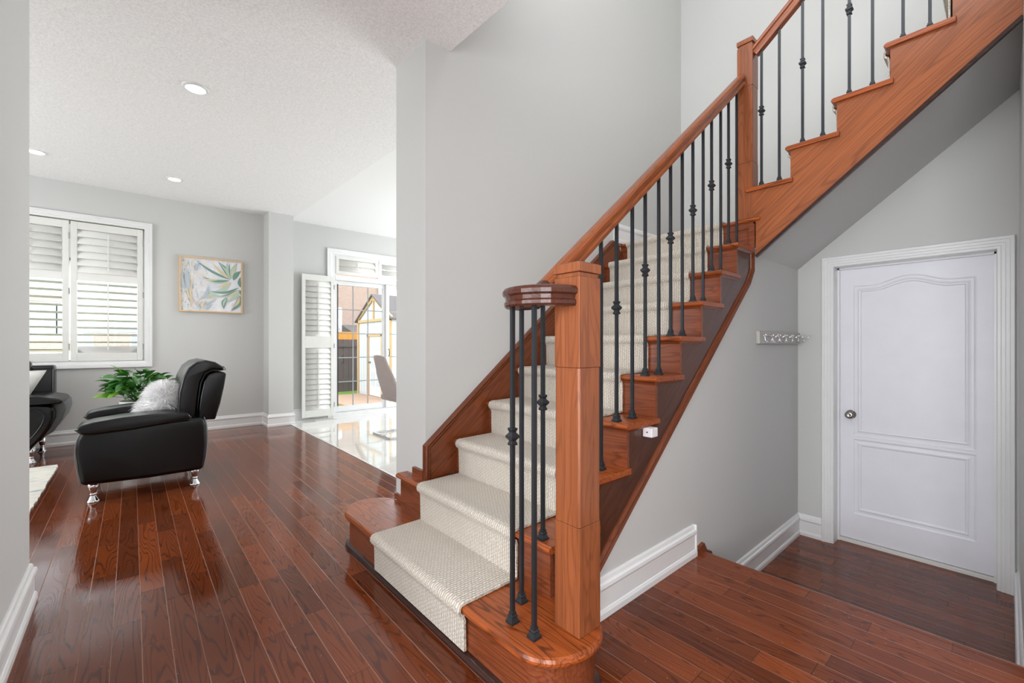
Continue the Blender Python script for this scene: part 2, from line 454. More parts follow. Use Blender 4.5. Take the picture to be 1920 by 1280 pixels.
def smooth_open(pts, n=6):
    pts = [Vector(p) for p in pts]; ext = [pts[0]*2-pts[1]] + pts + [pts[-1]*2-pts[-2]]; out = []
    for i in range(len(pts)-1):
        p0, p1, p2, p3 = ext[i:i+4]
        for j in range(n):
            t = j/n
            out.append(0.5*((2*p1) + (-p0+p2)*t + (2*p0-5*p1+4*p2-p3)*t*t + (-p0+3*p1-3*p2+p3)*t**3))
    out.append(pts[-1]); return out

# ------------------------------------------------------------------ dimensions
R, G = 0.19, 0.2288
def nose(n): return {1: 0.860, 2: 1.105}.get(n, 0.655 + G*n)
YW = 2.05        # stair wall face
YN = 1.085       # under-stair wall face
XD = 3.93        # door wall face
LOW = -0.38
def ceil_z(y): return 2.73 + 0.0309*(y-2.05)

# ------------------------------------------------------------------ floors
bm = nb(); box(bm, -4.0, 1.645, 2.2, 6.9, -0.06, 0); box(bm, -4.0, 2.262, -3.0, 2.2, -0.06, 0); box(bm, 1.2, 2.0, 2.2, 2.39, -0.06, -0.001)
# stair nosing at the step down
prism(bm, [(2.26, -0.028), (2.285, -0.028), (2.297, -0.020), (2.300, -0.012), (2.296, -0.003), (2.287, 0.0), (2.26, 0.0)], 'y', -0.045, YN)
struct('floor', bm, 'floor')
struct('floor_kitchen', boxes((1.645, 5.5, 2.39, 6.9, -0.06, 0.0)), 'tile')
struct('floor_landing', boxes((2.45, 4.3, -0.045, YN, -0.44, LOW)), 'floor')
struct('trim_1', boxes((1.634, 1.650, 2.42, 6.46, 0.0, 0.004)), 'white')
# the hidden step between the two levels
bm = boxes((2.262, 2.28, -0.045, YN, LOW, -0.028), (2.28, 2.55, -0.045, YN, -0.218, -0.19), (2.50, 2.52, -0.045, YN, LOW, -0.218))
struct('floor_step', bm, 'floor')

# ------------------------------------------------------------------ walls and ceilings
# living far wall with window and patio door openings
WX0, WX1, WZ0, WZ1 = -1.135, 0.110, 0.895, 2.465
PX0, PX1, PZ1 = 2.29, 4.15, 2.475
Y0, Y1 = 6.77, 6.93
struct('wall_back', boxes((-4.2, WX0, Y0, Y1, 0, 3.0), (WX0, WX1, Y0, Y1, 0, WZ0), (WX0, WX1, Y0, Y1, WZ1, 3.0), (WX1, PX0, Y0, Y1, 0, 3.0),
                          (PX0, PX1, Y0, Y1, PZ1, 3.0), (PX1, 5.6, Y0, Y1, 0, 3.0)), 'wall')
struct('wall_pier', boxes((1.368, 1.672, 6.475, 6.77, 0, 3.0)), 'wall')
struct('wall_left', boxes((-0.47, -0.33, -3.0, 0.12, 0, 2.9), (-0.47, -0.33, 1.45, 2.755, 0, 2.9), (-0.47, -0.33, 0.12, 1.45, 2.25, 2.9), ), 'wall')  # the opening is added out of view to admit side light
struct('wall_added_room', boxes((-2.62, -2.5, -0.72, 2.6, 0, 2.9), (-2.5, -0.47, -0.72, -0.6, 0, 2.9)), 'wall')  # made-up room that encloses the added side light
struct('wall_living_side', boxes((-4.15, -4.0, 2.6, 6.9, 0, 3.0)), 'wall')
struct('wall_living_front', boxes((-4.15, -0.47, 2.60, 2.755, 0, 2.9)), 'wall')
struct('wall_stair', boxes((1.18, 5.6, YW, 2.39, 0, 5.5)), 'wall')
struct('wall_kitchen_side', boxes((5.5, 5.65, 2.05, 6.9, 0, 3.0)), 'wall')
struct('wall_rear', boxes((-0.47, 2.45, -3.15, -3.0, 0, 3.0)), 'wall')
# door wall with the door opening
DY0, DY1, DZ1 = 0.045, 0.852, 1.672
struct('wall_door', boxes((XD, 4.10, -0.2, DY0-0.02, LOW-0.05, 5.5), (XD, 4.10, DY1+0.02, 2.2, LOW-0.05, 5.5), (XD, 4.10, DY0-0.02, DY1+0.02, DZ1+0.02, 5.5), (4.11, 4.3, -0.2, 2.2, LOW-0.05, 1.8)), 'wall')
struct('wall_right', boxes((2.302, XD, -0.195, -0.045, LOW, 5.5), (2.30, 2.45, -3.0, -0.046, -0.0, 5.5)), 'wall')
# wall under the open side of the stairs
bm = nb(); prism(bm, [(1.22, 0), (2.28, 0), (2.28, LOW), (XD, LOW), (XD, 1.88), (2.975, 1.88), (2.975, 1.62), (1.22, 0.16)], 'y', YN, YN+0.10)
struct('wall_under_stairs', bm, 'wall')
# sloping soffit under the upper flight
sof0, sls = 1.682, 0.811
bm = nb(); prism(bm, [(YN, sof0), (-0.045, sof0+sls*(YN+0.045)), (-0.045, sof0+sls*(YN+0.045)+0.03), (YN, sof0+0.03)], 'x', 2.975, XD)
struct('ceiling_soffit', bm, 'wall')
# ground floor ceiling: textured in hall and living room, open over the stairs
bm = nb()
def cslab(x0, x1, y0, y1, th=0.02):
    vs = [bm.verts.new((x, y, ceil_z(y)+dz)) for x in (x0, x1) for y in (y0, y1) for dz in (0, th)]
    for f in ((0,1,3,2), (4,6,7,5), (0,4,5,1), (2,3,7,6), (0,2,6,4), (1,5,7,3)): bm.faces.new([vs[i] for i in f])
cslab(-4.1, 1.335, -3.1, 2.05, 0.3); cslab(1.335, 2.45, -3.1, -1.2, 0.3); cslab(-4.1, 1.18, 2.05, 2.39); cslab(-4.1, 1.70, 2.39, 6.9)
struct('ceiling', bm, 'ceil')
bm = nb(); cslab(1.70, 5.6, 2.39, 6.9)
struct('ceiling_kitchen', bm, 'ceil_smooth')
struct('ceiling_upper', boxes((1.2, 4.2, -1.4, 2.2, 5.4, 5.5)), 'ceil_smooth')
struct('wall_upper', boxes((1.20, 1.335, -1.2, 2.05, 3.0, 5.4), (1.2, 2.30, -1.35, -1.2, 3.0, 5.4)), 'wall')

# ------------------------------------------------------------------ baseboards
BB = [(0, 0), (0.022, 0), (0.022, 0.022), (0.017, 0.034), (0.014, 0.036), (0.014, 0.108), (0.017, 0.112), (0.022, 0.122), (0.020, 0.135), (0.012, 0.141), (0.009, 0.155), (0.005, 0.161), (0, 0.161)]
def bboard(name, path, end=False):
    b = nb(); sweep(b, path, BB); return struct(name, b, 'white')
z = 0.0
# sweep side = tangent x up -> offset to the right of travel
bboard('baseboard_back', [(-4.0, 6.77, 0), (1.368, 6.77, 0), (1.368, 6.475, 0), (1.672, 6.475, 0), (1.672, 6.77, 0), (2.2, 6.77, 0)])
bboard('baseboard_left', [(-0.33, 1.46, 0), (-0.33, 2.755, 0), (-2.5, 2.755, 0)])
bboard('baseboard_stairs', [(1.24, YN, 0), (2.212, YN, 0)])
b = nb(); prism(b, [(2.205, 0), (2.214, 0), (2.214, 0.161), (2.205, 0.161)], 'y', YN-0.020, YN); struct('baseboard_stairs_end', b, 'white')
bboard('baseboard_landing', [(2.42, YN, LOW), (XD, YN, LOW), (XD, 0.925, LOW)])
bboard('baseboard_right', [(XD, -0.045, LOW), (2.36, -0.045, LOW)])
bboard('baseboard_upper', [(2.868, YW, 1.9), (XD, YW, 1.9), (XD, 1.1, 1.9)])
b = nb(); prism(b, [(2.862, 1.9), (2.870, 1.9), (2.870, 2.061), (2.862, 2.061)], 'y', YW-0.022, YW); struct('baseboard_upper_end', b, 'white')

# small wood return where the floor steps down
b = nb(); prism(b, [(2.216, 0.0), (2.216, 0.022), (2.30, 0.040), (2.335, -0.01), (2.385, -0.03), (2.41, -0.08), (2.45, -0.14), (2.60, -0.19), (2.28, -0.19), (2.28, 0.0)], 'y', YN-0.018, YN-0.0005)
struct('trim_2', b, 'wood_riser')

# ------------------------------------------------------------------ lower staircase
st = thing('staircase', 'lower flight of stained oak stairs climbing beside the grey wall', 'stairs', (2.0, 1.55, 0))
def tread_prof(x0, x1, z, th=0.027):
    r = th/2
    return [(x1, z-th), (x0+r, z-th), (x0+r*0.3, z-th*0.8), (x0, z-r), (x0+r*0.3, z-th*0.2), (x0+r, z), (x1, z)]
# starting step with rounded ends
out1 = smooth_open([(0.860, 2.20, 0), (0.860, 2.333, 0), (0.882, 2.403, 0), (0.93, 2.467, 0), (0.987, 2.496, 0), (1.052, 2.497, 0), (1.122, 2.46, 0), (1.173, 2.391, 0)], 5)
outR = smooth_open([(1.21, 0.99, 0), (1.177, 0.916, 0), (1.154, 0.872, 0), (1.115, 0.84, 0), (1.065, 0.821, 0), (1.005, 0.821, 0), (0.932, 0.847, 0), (0.883, 0.896, 0), (0.862, 0.96, 0), (0.860, 1.08, 0)], 4)
edge = [(p[0], p[1]) for p in outR] + [(0.860, 1.6)] + [(p[0], p[1]) for p in out1]
def inset(pts, d):
    res = []
    for i, p in enumerate(pts):
        a = Vector(pts[max(0, i-1)]); b_ = Vector(pts[min(len(pts)-1, i+1)]); t = (b_-a).normalized()
        res.append((p[0] + t.y*d, p[1] - t.x*d))
    return res
closeA = [(1.16, 2.39), (1.165, 2.05), (1.24, 2.05), (1.24, YN)]
def ring_layers(layers, close):
    """stack of outlines (inset, z)"""
    bm = nb(); rings = []
    for d, z in layers:
        pts = inset(edge, d) + close
        rings.append([bm.verts.new((x, y, z)) for x, y in pts])
    n = len(rings[0])
    for i in range(len(rings)-1):
        for j in range(n): bm.faces.new((rings[i][j], rings[i][(j+1) % n], rings[i+1][(j+1) % n], rings[i+1][j]))
    bm.faces.new(rings[0][::-1]); bm.faces.new(rings[-1]); return bm
obj('tread', ring_layers([(0.012, 0.160), (0.004, 0.163), (0.0, 0.171), (0.0, 0.178), (0.004, 0.187), (0.012, 0.190)], closeA), 'wood_y', st, smooth=False)
obj('riser', ring_layers([(0.026, 0.0), (0.026, 0.161)], closeA), 'wood_riser', st)
b = nb(); ie = inset(edge, 0.026); sweep(b, [(x, y, 0.0) for x, y in ie], [(0, 0), (-0.022, 0), (-0.022, 0.008), (-0.015, 0.020), (0, 0.026)]); o = obj('shoe_molding', b, 'wood_dark', st); o['label'] = 'nearly black wooden shoe molding'
# second step, wider, wrapping in front of the wall end
b = nb(); prism(b, tread_prof(1.105, 1.178, 0.38), 'y', 1.066, 2.25); prism(b, tread_prof(1.170, 1.40, 0.38), 'y', 1.066, 2.05); obj('tread', b, 'wood_y', st)
b = nb(); box(b, 1.125, 1.178, 1.078, 2.225, 0.19, 0.353); box(b, 1.178, 1.20, 1.078, 2.05, 0.19, 0.353); box(b, 1.20, 1.35, 1.078, 1.10, 0.19, 0.353); obj('riser', b, 'wood_riser', st)
for n in range(3, 10):
    x0 = nose(n); zt = n*R
    b = nb(); prism(b, tread_prof(x0, x0+G+0.04, zt), 'y', 1.0576, 2.05)
    obj('tread', b, 'wood_y', st, bevel=0.004, seg=1)
    b = boxes((x0+0.022, x0+0.04, 1.074, 2.05, zt-R, zt-0.027))
    prism(b, [(x0+0.022, zt-0.027), (x0+0.010, zt-0.027), (x0+0.022, zt-0.040)], 'y', 1.074, 2.05)
    prism(b, [(1.074, zt-0.027), (1.062, zt-0.027), (1.074, zt-0.040)], 'x', x0+0.022, x0+G+0.02)
    obj('riser', b, 'wood_riser', st)
# top riser and landing edge
xL = nose(10)
b = nb(); prism(b, tread_prof(xL, xL+0.12, 1.9), 'y', 1.02, 2.05); obj('landing_nosing', b, 'wood_y', st, bevel=0.004, seg=1)
b = boxes((xL+0.022, xL+0.04, 1.06, 2.05, 1.71, 1.873), (xL+0.012, xL+0.022, 1.06, 1.25, 1.835, 1.873), (xL+0.008, xL+0.03, 1.052, 1.085, 1.71, 1.86)); obj('riser', b, 'wood_riser', st)
# open stringer with sawtooth top
def zb(x): return 0.190 + 0.838*(x-1.345)   # lower edge of stringer
pts = [(1.24, 0.10)]
top = [(1.20, 0.353)]
pts = [(2.975, 1.71)]
saw = []
for n in range(9, 1, -1):
    saw += [(nose(n+1)+0.03, n*R-0.02), (nose(n)+0.03, n*R-0.02)]
pts = [(xL+0.03, 1.72)] + saw + [(1.16, 0.19), (1.24, 0.105), (2.90, zb(2.90)), (2.972, 1.585), (2.972, 1.72)]
b = nb(); prism(b, pts, 'y', 1.076, 1.083); obj('stringer', b, 'wood_str', st)
b = nb()
pz = [(1.24, 0.07), (2.92, 1.487), (2.972, 1.62), (2.972, 1.70)]
pth = [(1.25, 1.078, zb(1.25)-0.01), (2.905, 1.078, zb(2.905)-0.01), (2.968, 1.078, 1.56), (2.968, 1.078, 1.70)]
sweep(b, pth[:2] + [(2.968, 1.078, zb(2.905)+0.075), (2.968, 1.078, 1.69)], [(0.0, -0.02), (0.016, -0.018), (0.012, -0.004), (0.016, 0.006), (0.008, 0.018), (0.0, 0.020)], up=Vector((-0.64, 0.0, 0.77)))
o = obj('edge_strip', b, 'wood_strip', st); o['label'] = 'thin moulded oak strip along the lower edge'
# skirt board on the wall side
b = nb(); prism(b, [(1.168, 0.38), (1.168, 0.555), (2.815, 1.885), (2.90, 1.865), (2.96, 1.80), (2.96, 1.60), (1.5, 0.40)], 'y', 2.028, 2.049)
obj('skirt_board', b, 'wood_skirt', st)
b = nb(); sweep(b, [(1.178, 2.05, 0.38), (1.178, 2.05, 0.555), (2.818, 2.05, 1.893), (2.90, 2.05, 1.865)], [(-0.002, 0.014), (0.0295, 0.014), (0.0345, 0.006), (0.0285, -0.004), (0.0285, -0.012), (0.0245, -0.022), (-0.002, -0.022)], up=Vector((-0.63, 0, 0.77)))
obj('skirt_molding', b, 'wood_strip', st)
obj('wall_block', boxes((1.160, 1.1795, 2.05, 2.16, 0.38, 0.425)), 'wood_riser', st)
obj('wall_block', boxes((1.165, 1.1795, 2.24, 2.385, 0.19, 0.225)), 'wood_riser', st)

# carpet runners
def runner(name, label, steps, axis, y0, y1, start, endpts, loc, th=0.012):
    pass
def runner_profile(ns, zfun, nfun, last):
    pts = []
    for n in ns:
        x, zz = nfun(n), zfun(n)
        pts += [(x+0.008, zz-R+0.014), (x+0.006, zz-0.052), (x+0.001, zz-0.038), (x-0.010, zz-0.030), (x-0.015, zz-0.018), (x-0.014, zz-0.004), (x-0.006, zz+0.007), (x+0.010, zz+0.012), (x+0.06, zz+0.012)]
    return pts
def make_runner(bm, prof0, place, y0, y1, th=0.010):
    prof = prof0
    ny = 2
    cols = []
    for (a, zz) in prof: cols.append([bm.verts.new(place(a, y, zz)) for y in (y0, y1)])
    # inner skin
    inner = []
    for i, (a, zz) in enumerate(prof):
        p = Vector(prof[max(0, i-1)]); q = Vector(prof[min(len(prof)-1, i+1)]); t = (q-p).normalized(); nrm = Vector((t.y, -t.x))
        inner.append([bm.verts.new(place(a+nrm.x*th, y, zz+nrm.y*th)) for y in (y0, y1)])
    for i in range(len(prof)-1):
        bm.faces.new((cols[i][0], cols[i+1][0], cols[i+1][1], cols[i][1]))
        bm.faces.new((inner[i][0], inner[i][1], inner[i+1][1], inner[i+1][0]))
        bm.faces.new((cols[i][0], inner[i][0], inner[i+1][0], cols[i+1][0]))
        bm.faces.new((cols[i][1], cols[i+1][1], inner[i+1][1], inner[i][1]))
    for i in (0, -1): bm.faces.new((cols[i][0], cols[i][1], inner[i][1], inner[i][0]))
prof = runner_profile(range(1, 11), lambda n: n*R, nose, None)
prof = [(prof[0][0], 0.03)] + prof[1:] + [(3.72, 1.912)]
b = nb(); make_runner(b, prof, lambda a, y, zz: (a, y, zz), 1.245, 1.985)
o = obj('stair_runner', b, 'carpet'); tag(o, 'beige loop pile carpet runner covering the lower flight of stairs', 'carpet runner')

# ------------------------------------------------------------------ upper staircase
XU = 2.955
def noseU(k): return 1.107 - 0.2265*k
su = thing('staircase', 'upper oak stair flight turning right above the white door', 'stairs', (3.4, 0.6, 1.9))
for k in range(0, 6):
    zt = 2.09 + R*k; y0 = noseU(k); y1 = max(y0-0.2265-0.04, -0.044)
    if y0 < 0.0: break
    b = nb(); prof2 = [(y1, zt-0.027), (y0-0.013, zt-0.027), (y0-0.004, zt-0.021), (y0, zt-0.013), (y0-0.004, zt-0.005), (y0-0.013, zt), (y1, zt)]
    prism(b, prof2, 'x', 2.938, XD); obj('tread', b, 'wood_strU' if False else 'wood_y', su, bevel=0.003, seg=1)
    b = boxes((2.976, XD, y0-0.04, y0-0.025, zt-R, zt-0.027)); obj('riser', b, 'wood_riser', su)
saw = []
for k in range(0, 6):
    y0 = noseU(k)
    if y0 < 0: break
    ye = max(noseU(k+1), -0.044)
    saw += [(y0-0.026, 2.09+R*k-0.02), (max(ye-0.026, -0.044), 2.09+R*k-0.02)]
pts = [(1.046, 1.655), (1.046, 1.9), (1.081, 1.9)] + saw + [(-0.044, 2.545)]
b = nb(); prism(b, pts, 'x', XU, 2.975); obj('stringer', b, 'wood_strU', su)
b = nb(); sweep(b, [(2.960, 1.046, 1.652), (2.960, -0.044, 2.545)], [(-0.008, -0.010), (0.012, -0.010), (0.012, 0.008), (-0.008, 0.008)]); o = obj('edge_strip', b, 'wood_dark', su); o['label'] = 'dark strip along the lower stringer edge'
obj('landing_platform', boxes((2.96, XD, 1.06, 2.05, 1.84, 1.898)), 'wood_riser', su)
profU = runner_profile(range(0, 5), lambda k: 2.09+R*k, lambda k: -noseU(k), None)
b = nb(); make_runner(b, profU, lambda a, y, zz: (y, -a, zz), 3.03, 3.80)
o = obj('stair_runner', b, 'carpet'); tag(o, 'beige carpet runner on the upper flight, showing behind the tread ends', 'carpet runner')

# ------------------------------------------------------------------ railings
BW = 0.0125
def bal_mesh(h):
    b = nb(); box(b, -BW/2, BW/2, -BW/2, BW/2, 0.0, h); me = bpy.data.meshes.new('baluster'); bmesh.ops.recalc_face_normals(b, faces=b.faces); b.to_mesh(me); b.free(); me.materials.append(M['iron']); return me
def shoe_mesh():
    b = nb(); q = 2**0.5
    lathe(b, (0, 0, 0), [(0.0165*q, 0), (0.0165*q, 0.007), (0.0145*q, 0.008), (0.0105*q, 0.018), (0.0105*q, 0.020), (0.012*q, 0.021), (0.012*q, 0.024), (0.009*q, 0.028), (0.0085*q, 0.036), (0.006*q, 0.037)], 4)
    me = bpy.data.meshes.new('baluster_shoe'); bmesh.ops.recalc_face_normals(b, faces=b.faces); b.to_mesh(me); b.free(); me.materials.append(M['iron']); return me
def knuckle_mesh():
    b = nb(); q = 2**0.5
    lathe(b, (0, 0, 0), [(0.0063*q, -0.030), (0.011*q, -0.028), (0.012*q, -0.024), (0.0085*q, -0.016), (0.0085*q, -0.013), (0.0165*q, -0.003), (0.0165*q, 0.003), (0.0085*q, 0.013), (0.0085*q, 0.016), (0.012*q, 0.024), (0.011*q, 0.028), (0.0063*q, 0.030)], 4)
    me = bpy.data.meshes.new('baluster_knuckle'); bmesh.ops.recalc_face_normals(b, faces=b.faces); b.to_mesh(me); b.free(); me.materials.append(M['iron']); return me
SHOE, KNUCK = shoe_mesh(), knuckle_mesh()
def baluster(rail, x, y, z, h, knob):
    o = bpy.data.objects.new('baluster', bal_mesh(h)); C.objects.link(o); o.parent = rail; o.location = Vector((x, y, z)) - rot_to(rail)
    s = bpy.data.objects.new('baluster_shoe', SHOE); C.objects.link(s); s.parent = o
    if knob:
        kk = bpy.data.objects.new('baluster_knuckle', KNUCK); C.objects.link(kk); kk.parent = o; kk.location = (0, 0, knob)

RAILY = 1.1325
def zr(x): return 1.458 + 0.8304*(x-1.339)     # rail centre height
rl = thing('stair_railing', 'oak and black iron railing of the lower flight, with curled handrail end', 'railing', (1.09, 0.92, 0.19))
RP = [(-0.020, -0.032), (0.020, -0.032), (0.024, -0.026), (0.024, -0.016), (0.019, -0.010), (0.021, 0.002), (0.029, 0.008), (0.030, 0.020), (0.024, 0.029), (0.010, 0.033), (-0.010, 0.033), (-0.024, 0.029), (-0.030, 0.020), (-0.029, 0.008), (-0.021, 0.002), (-0.019, -0.010), (-0.024, -0.016), (-0.024, -0.026)]
path = [(2.952, RAILY, zr(2.952)), (2.2, RAILY, zr(2.2)), (1.5, RAILY, zr(1.5)), (1.16, RAILY, zr(1.16))]
b = nb(); sweep(b, path, RP); obj('handrail', b, 'wood_railx', rl, smooth=False)
vol = [(1.16, RAILY, zr(1.16)), (1.125, RAILY, zr(1.16)-0.026), (1.09, RAILY, 1.257), (1.055, RAILY, 1.2525)]
cx_, cy_, cr = 1.04, 1.0185, 0.114
for i in range(0, 15):
    a = PI/2 + PI*i/14; vol.append((cx_+cr*math.cos(a), cy_+cr*math.sin(a), 1.2515))
b = nb(); sweep(b, vol, RP); obj('handrail_volute', b, 'wood_vol', rl, smooth=False)

def newel(parent, cx, cy, hw, z0, ztop, zc0, zc1, mat):
    b = nb()
    def sq(w): return [(cx-w, cy-w), (cx+w, cy-w), (cx+w, cy+w), (cx-w, cy+w)]
    prism(b, sq(hw), 'z', z0, zc0)
    # chamfered middle
    c = 0.006; w_ = hw
    octo = [(cx-w_+c, cy-w_), (cx+w_-c, cy-w_), (cx+w_, cy-w_+c), (cx+w_, cy+w_-c), (cx+w_-c, cy+w_), (cx-w_+c, cy+w_), (cx-w_, cy+w_-c), (cx-w_, cy-w_+c)]
    prism(b, octo, 'z', zc0, zc1)
    prism(b, sq(hw), 'z', zc1, ztop-0.046)
    n_ = obj('newel_post', b, mat, parent, bevel=0.002, seg=1)
    b = nb(); prism(b, sq(hw-0.006), 'z', ztop-0.046, ztop-0.032); prism(b, sq(hw+0.002), 'z', ztop-0.032, ztop-0.003); prism(b, sq(hw-0.004), 'z', ztop-0.003, ztop)
    ORIG[n_.name] = rot_to(parent)
    obj('newel_cap', b, mat, n_, bevel=0.0015, seg=1)
newel(rl, 1.0885, 0.921, 0.0525, 0.19, 1.358, 0.53, 1.026, 'wood_z')
def under(x): return zr(x) - 0.03
for (x, y, knob) in ((0.938, 1.069, 0.608), (0.939, 0.968, 0), (1.036, 1.132, 0)):
    baluster(rl, x, y, 0.19, 1.235-0.19, knob)
xs_first = {2: 1.143, 3: 1.37, 4: 1.602, 5: 1.830, 6: 2.065, 7: 2.303, 8: 2.53, 9: 2.762}
for n in range(2, 10):
    xa = xs_first[n]; xb = xa + 0.121
    h = max(under(xa), 1.23) - n*R
    baluster(rl, xa, RAILY, n*R, h, (0.50 if n > 2 else 0.505))
    baluster(rl, xb, RAILY, n*R, under(xb) - n*R, 0)

ru = thing('stair_railing', 'oak and black iron railing of the upper flight, starting at a tall newel', 'railing', (3.0, 1.11, 1.9))
newel(ru, 3.0, 1.111, 0.047, 1.90, 3.055, 2.26, 2.745, 'wood_z')
def zru(y): return 2.955 + 0.83*(1.065-y)
b = nb(); sweep(b, [(2.985, 1.066, zru(1.066)), (2.985, 0.5, zru(0.5)), (2.985, -0.044, zru(-0.044))], RP); obj('handrail', b, 'wood_raily', ru)
for k in range(5):
    ya = 1.023 - 0.2225*k; zt = 2.09 + R*k
    baluster(ru, 2.985, ya, zt, zru(ya)-0.03-zt, 0.48)
    yb = ya - 0.100
    if yb > 0: baluster(ru, 2.985, yb, zt, zru(yb)-0.03-zt, 0)

# ------------------------------------------------------------------ white door at the landing
d = struct_empty('door_1', (XD, 0.45, LOW))
SX = 4.055   # slab face
b = boxes((SX, SX+0.035, DY0-0.01, DY1+0.006, LOW+0.028, DZ1-0.006))
slab = obj('door_slab', b, 'door', d)
def ringpath(y0, y1, z0, z1, arch=0.0):
    p = [(SX, y1, z0), (SX, y1, z1)]
    if arch:
        for i in range(1, 16):
            t = i/16.0; e = 0.0
            u = abs(t-0.5)*2
            e = arch*(0.5+0.5*math.cos(PI*min(1, u/0.72))) if u < 0.72 else 0
            p.append((SX, y1+(y0-y1)*t, z1+e))
    p += [(SX, y0, z1), (SX, y0, z0)]
    return p
def panel(y0, y1, z0, z1, arch):
    b = nb(); P = ringpath(y0, y1, z0, z1, arch)
    # profile across the moulding: side axis lies in the door plane, up = -X toward the room
    sweep(b, P, [(0.016, 0.0), (0.010, 0.006), (0.002, 0.007), (-0.004, 0.003), (-0.012, 0.0012), (-0.024, 0.0012), (-0.032, 0.006), (-0.036, 0.0065), (-0.036, 0.0)][::1], closed=True, up=Vector((-1, 0, 0)))
    obj('panel_molding', b, 'door', slab, smooth=False)
panel(0.168, 0.728, 0.455, 1.500, 0.052)
panel(0.168, 0.728, -0.128, 0.362, 0)
# casing and jamb
cas = [(0, 0), (0.012, 0), (0.016, 0.004), (0.016, 0.016), (0.020, 0.020), (0.020, 0.034), (0.023, 0.038), (0.023, 0.052), (0.027, 0.056), (0.027, 0.070), (0.022, 0.074), (0.0, 0.074)]
b = nb()
# outline runs up one side, over the head and down the other
path = [(XD, DY1, LOW), (XD, DY1, DZ1), (XD, DY0, DZ1), (XD, DY0, LOW)]
prc = [(c_[1], c_[0]) for c_ in cas]
sweep(b, path, [(-a, h) for a, h in prc], up=Vector((-1, 0, 0)))
obj('door_casing', b, 'white', d)
b = boxes((XD+0.001, SX+0.045, DY1, DY1+0.0199, LOW, DZ1+0.0199), (XD+0.001, SX+0.045, DY0-0.0199, DY0, LOW, DZ1+0.0199), (XD+0.001, SX+0.045, DY0, DY1, DZ1, DZ1+0.0199),
          (SX-0.03, SX-0.006, DY1-0.012, DY1, LOW, DZ1), (SX-0.03, SX-0.006, DY0, DY0+0.012, LOW, DZ1), (SX-0.03, SX-0.006, DY0, DY1, DZ1-0.012, DZ1))
obj('door_frame', b, 'white', d)
obj('threshold', boxes((SX-0.02, SX+0.05, DY0, DY1, LOW, LOW+0.022)), 'cream', d)
b = nb(); lathe(b, (SX, 0.775, 0.575), [(0.033, 0.0), (0.033, -0.004), (0.026, -0.010), (0.012, -0.016), (0.012, -0.030), (0.022, -0.040), (0.028, -0.052), (0.026, -0.062), (0.016, -0.067), (0.006, -0.064), (0.0, -0.063)], 24, axis='x')
kn = obj('door_knob', b, 'nickel', slab, smooth=True)

# ------------------------------------------------------------------ wall hook rack
hr = thing('hook_rack', 'white wooden rail with six chrome double hooks beside the white door', 'coat hooks', (3.5, YN-0.02, 1.12))
obj('rail_board', boxes((3.07, 3.90, YN-0.022, YN-0.0005, 1.103, 1.185)), 'rack_grey', hr, bevel=0.002, seg=1)
for i in range(6):
    hx = 3.14 + i*0.138; y = YN-0.022
    b = nb()
    tube(b, smooth_open([(hx, y+0.002, 1.163), (hx-0.01, y-0.012, 1.165), (hx, y-0.030, 1.150), (hx+0.03, y-0.055, 1.145), (hx+0.035, y-0.078, 1.165)], 5), 0.0032, 8)
    tube(b, smooth_open([(hx, y+0.002, 1.160), (hx, y-0.008, 1.145), (hx, y-0.012, 1.122), (hx, y-0.030, 1.112), (hx, y-0.044, 1.122), (hx, y-0.048, 1.132)], 5), 0.0032, 8)
    lathe(b, (hx, y, 1.155), [(0.008, 0.001), (0.008, -0.004), (0.004, -0.006)], 12, axis='y')
    obj('hook', b, 'chrome', hr, smooth=True)

# small plug-in sensor under the fourth tread
sn = thing('motion_sensor', 'small white plastic sensor cube stuck under a stair tread', 'sensor', (1.74, 1.06, 0.70))
obj('sensor_body', boxes((1.715, 1.765, 1.028, 1.075, 0.688, 0.729)), 'plastic', sn, bevel=0.004, seg=2)
b = nb(); lathe(b, (1.7152, 1.052, 0.710), [(0.0035, 0.001), (0.0035, -0.0008), (0.0, -0.0009)], 12, axis='x'); obj('sensor_lens', b, 'blackhole', sn)

# ------------------------------------------------------------------ living room window
def casing(bm, x0, x1, z0, z1, y, wdt=0.072, bottom=True):
    p = [(x0, y, z0), (x0, y, z1), (x1, y, z1), (x1, y, z0)]
    pr_ = [(0, 0), (0, 0.014), (-wdt*0.3, 0.017), (-wdt*0.35, 0.022), (-wdt*0.7, 0.022), (-wdt*0.75, 0.027), (-wdt, 0.027), (-wdt, 0)]
    sweep(bm, p, pr_, closed=bottom, up=Vector((0, -1, 0)))
wi = struct_empty('window_1', (-0.8, Y0, WZ0))
b = nb(); casing(b, WX0, WX1, WZ0+0.01, WZ1, Y0); box(b, WX0-0.07, WX1+0.07, Y0-0.032, Y0-0.001, WZ0-0.062, WZ0-0.03)
obj('window_casing', b, 'white', wi)
b = boxes((WX0+0.001, WX0+0.03, Y0+0.10, Y0+0.14, WZ0+0.03, WZ1-0.03), (WX1-0.03, WX1-0.001, Y0+0.10, Y0+0.14, WZ0+0.03, WZ1-0.03), (WX0+0.001, WX1-0.001, Y0+0.10, Y0+0.14, WZ0+0.001, WZ0+0.03), (WX0+0.001, WX1-0.001, Y0+0.10, Y0+0.14, WZ1-0.03, WZ1-0.001))
fr_ = obj('window_frame', b, 'white', wi)
obj('pane', boxes((WX0+0.04, WX1-0.04, Y0+0.108, Y0+0.112, WZ0+0.04, WZ1-0.04)), 'glass', fr_)

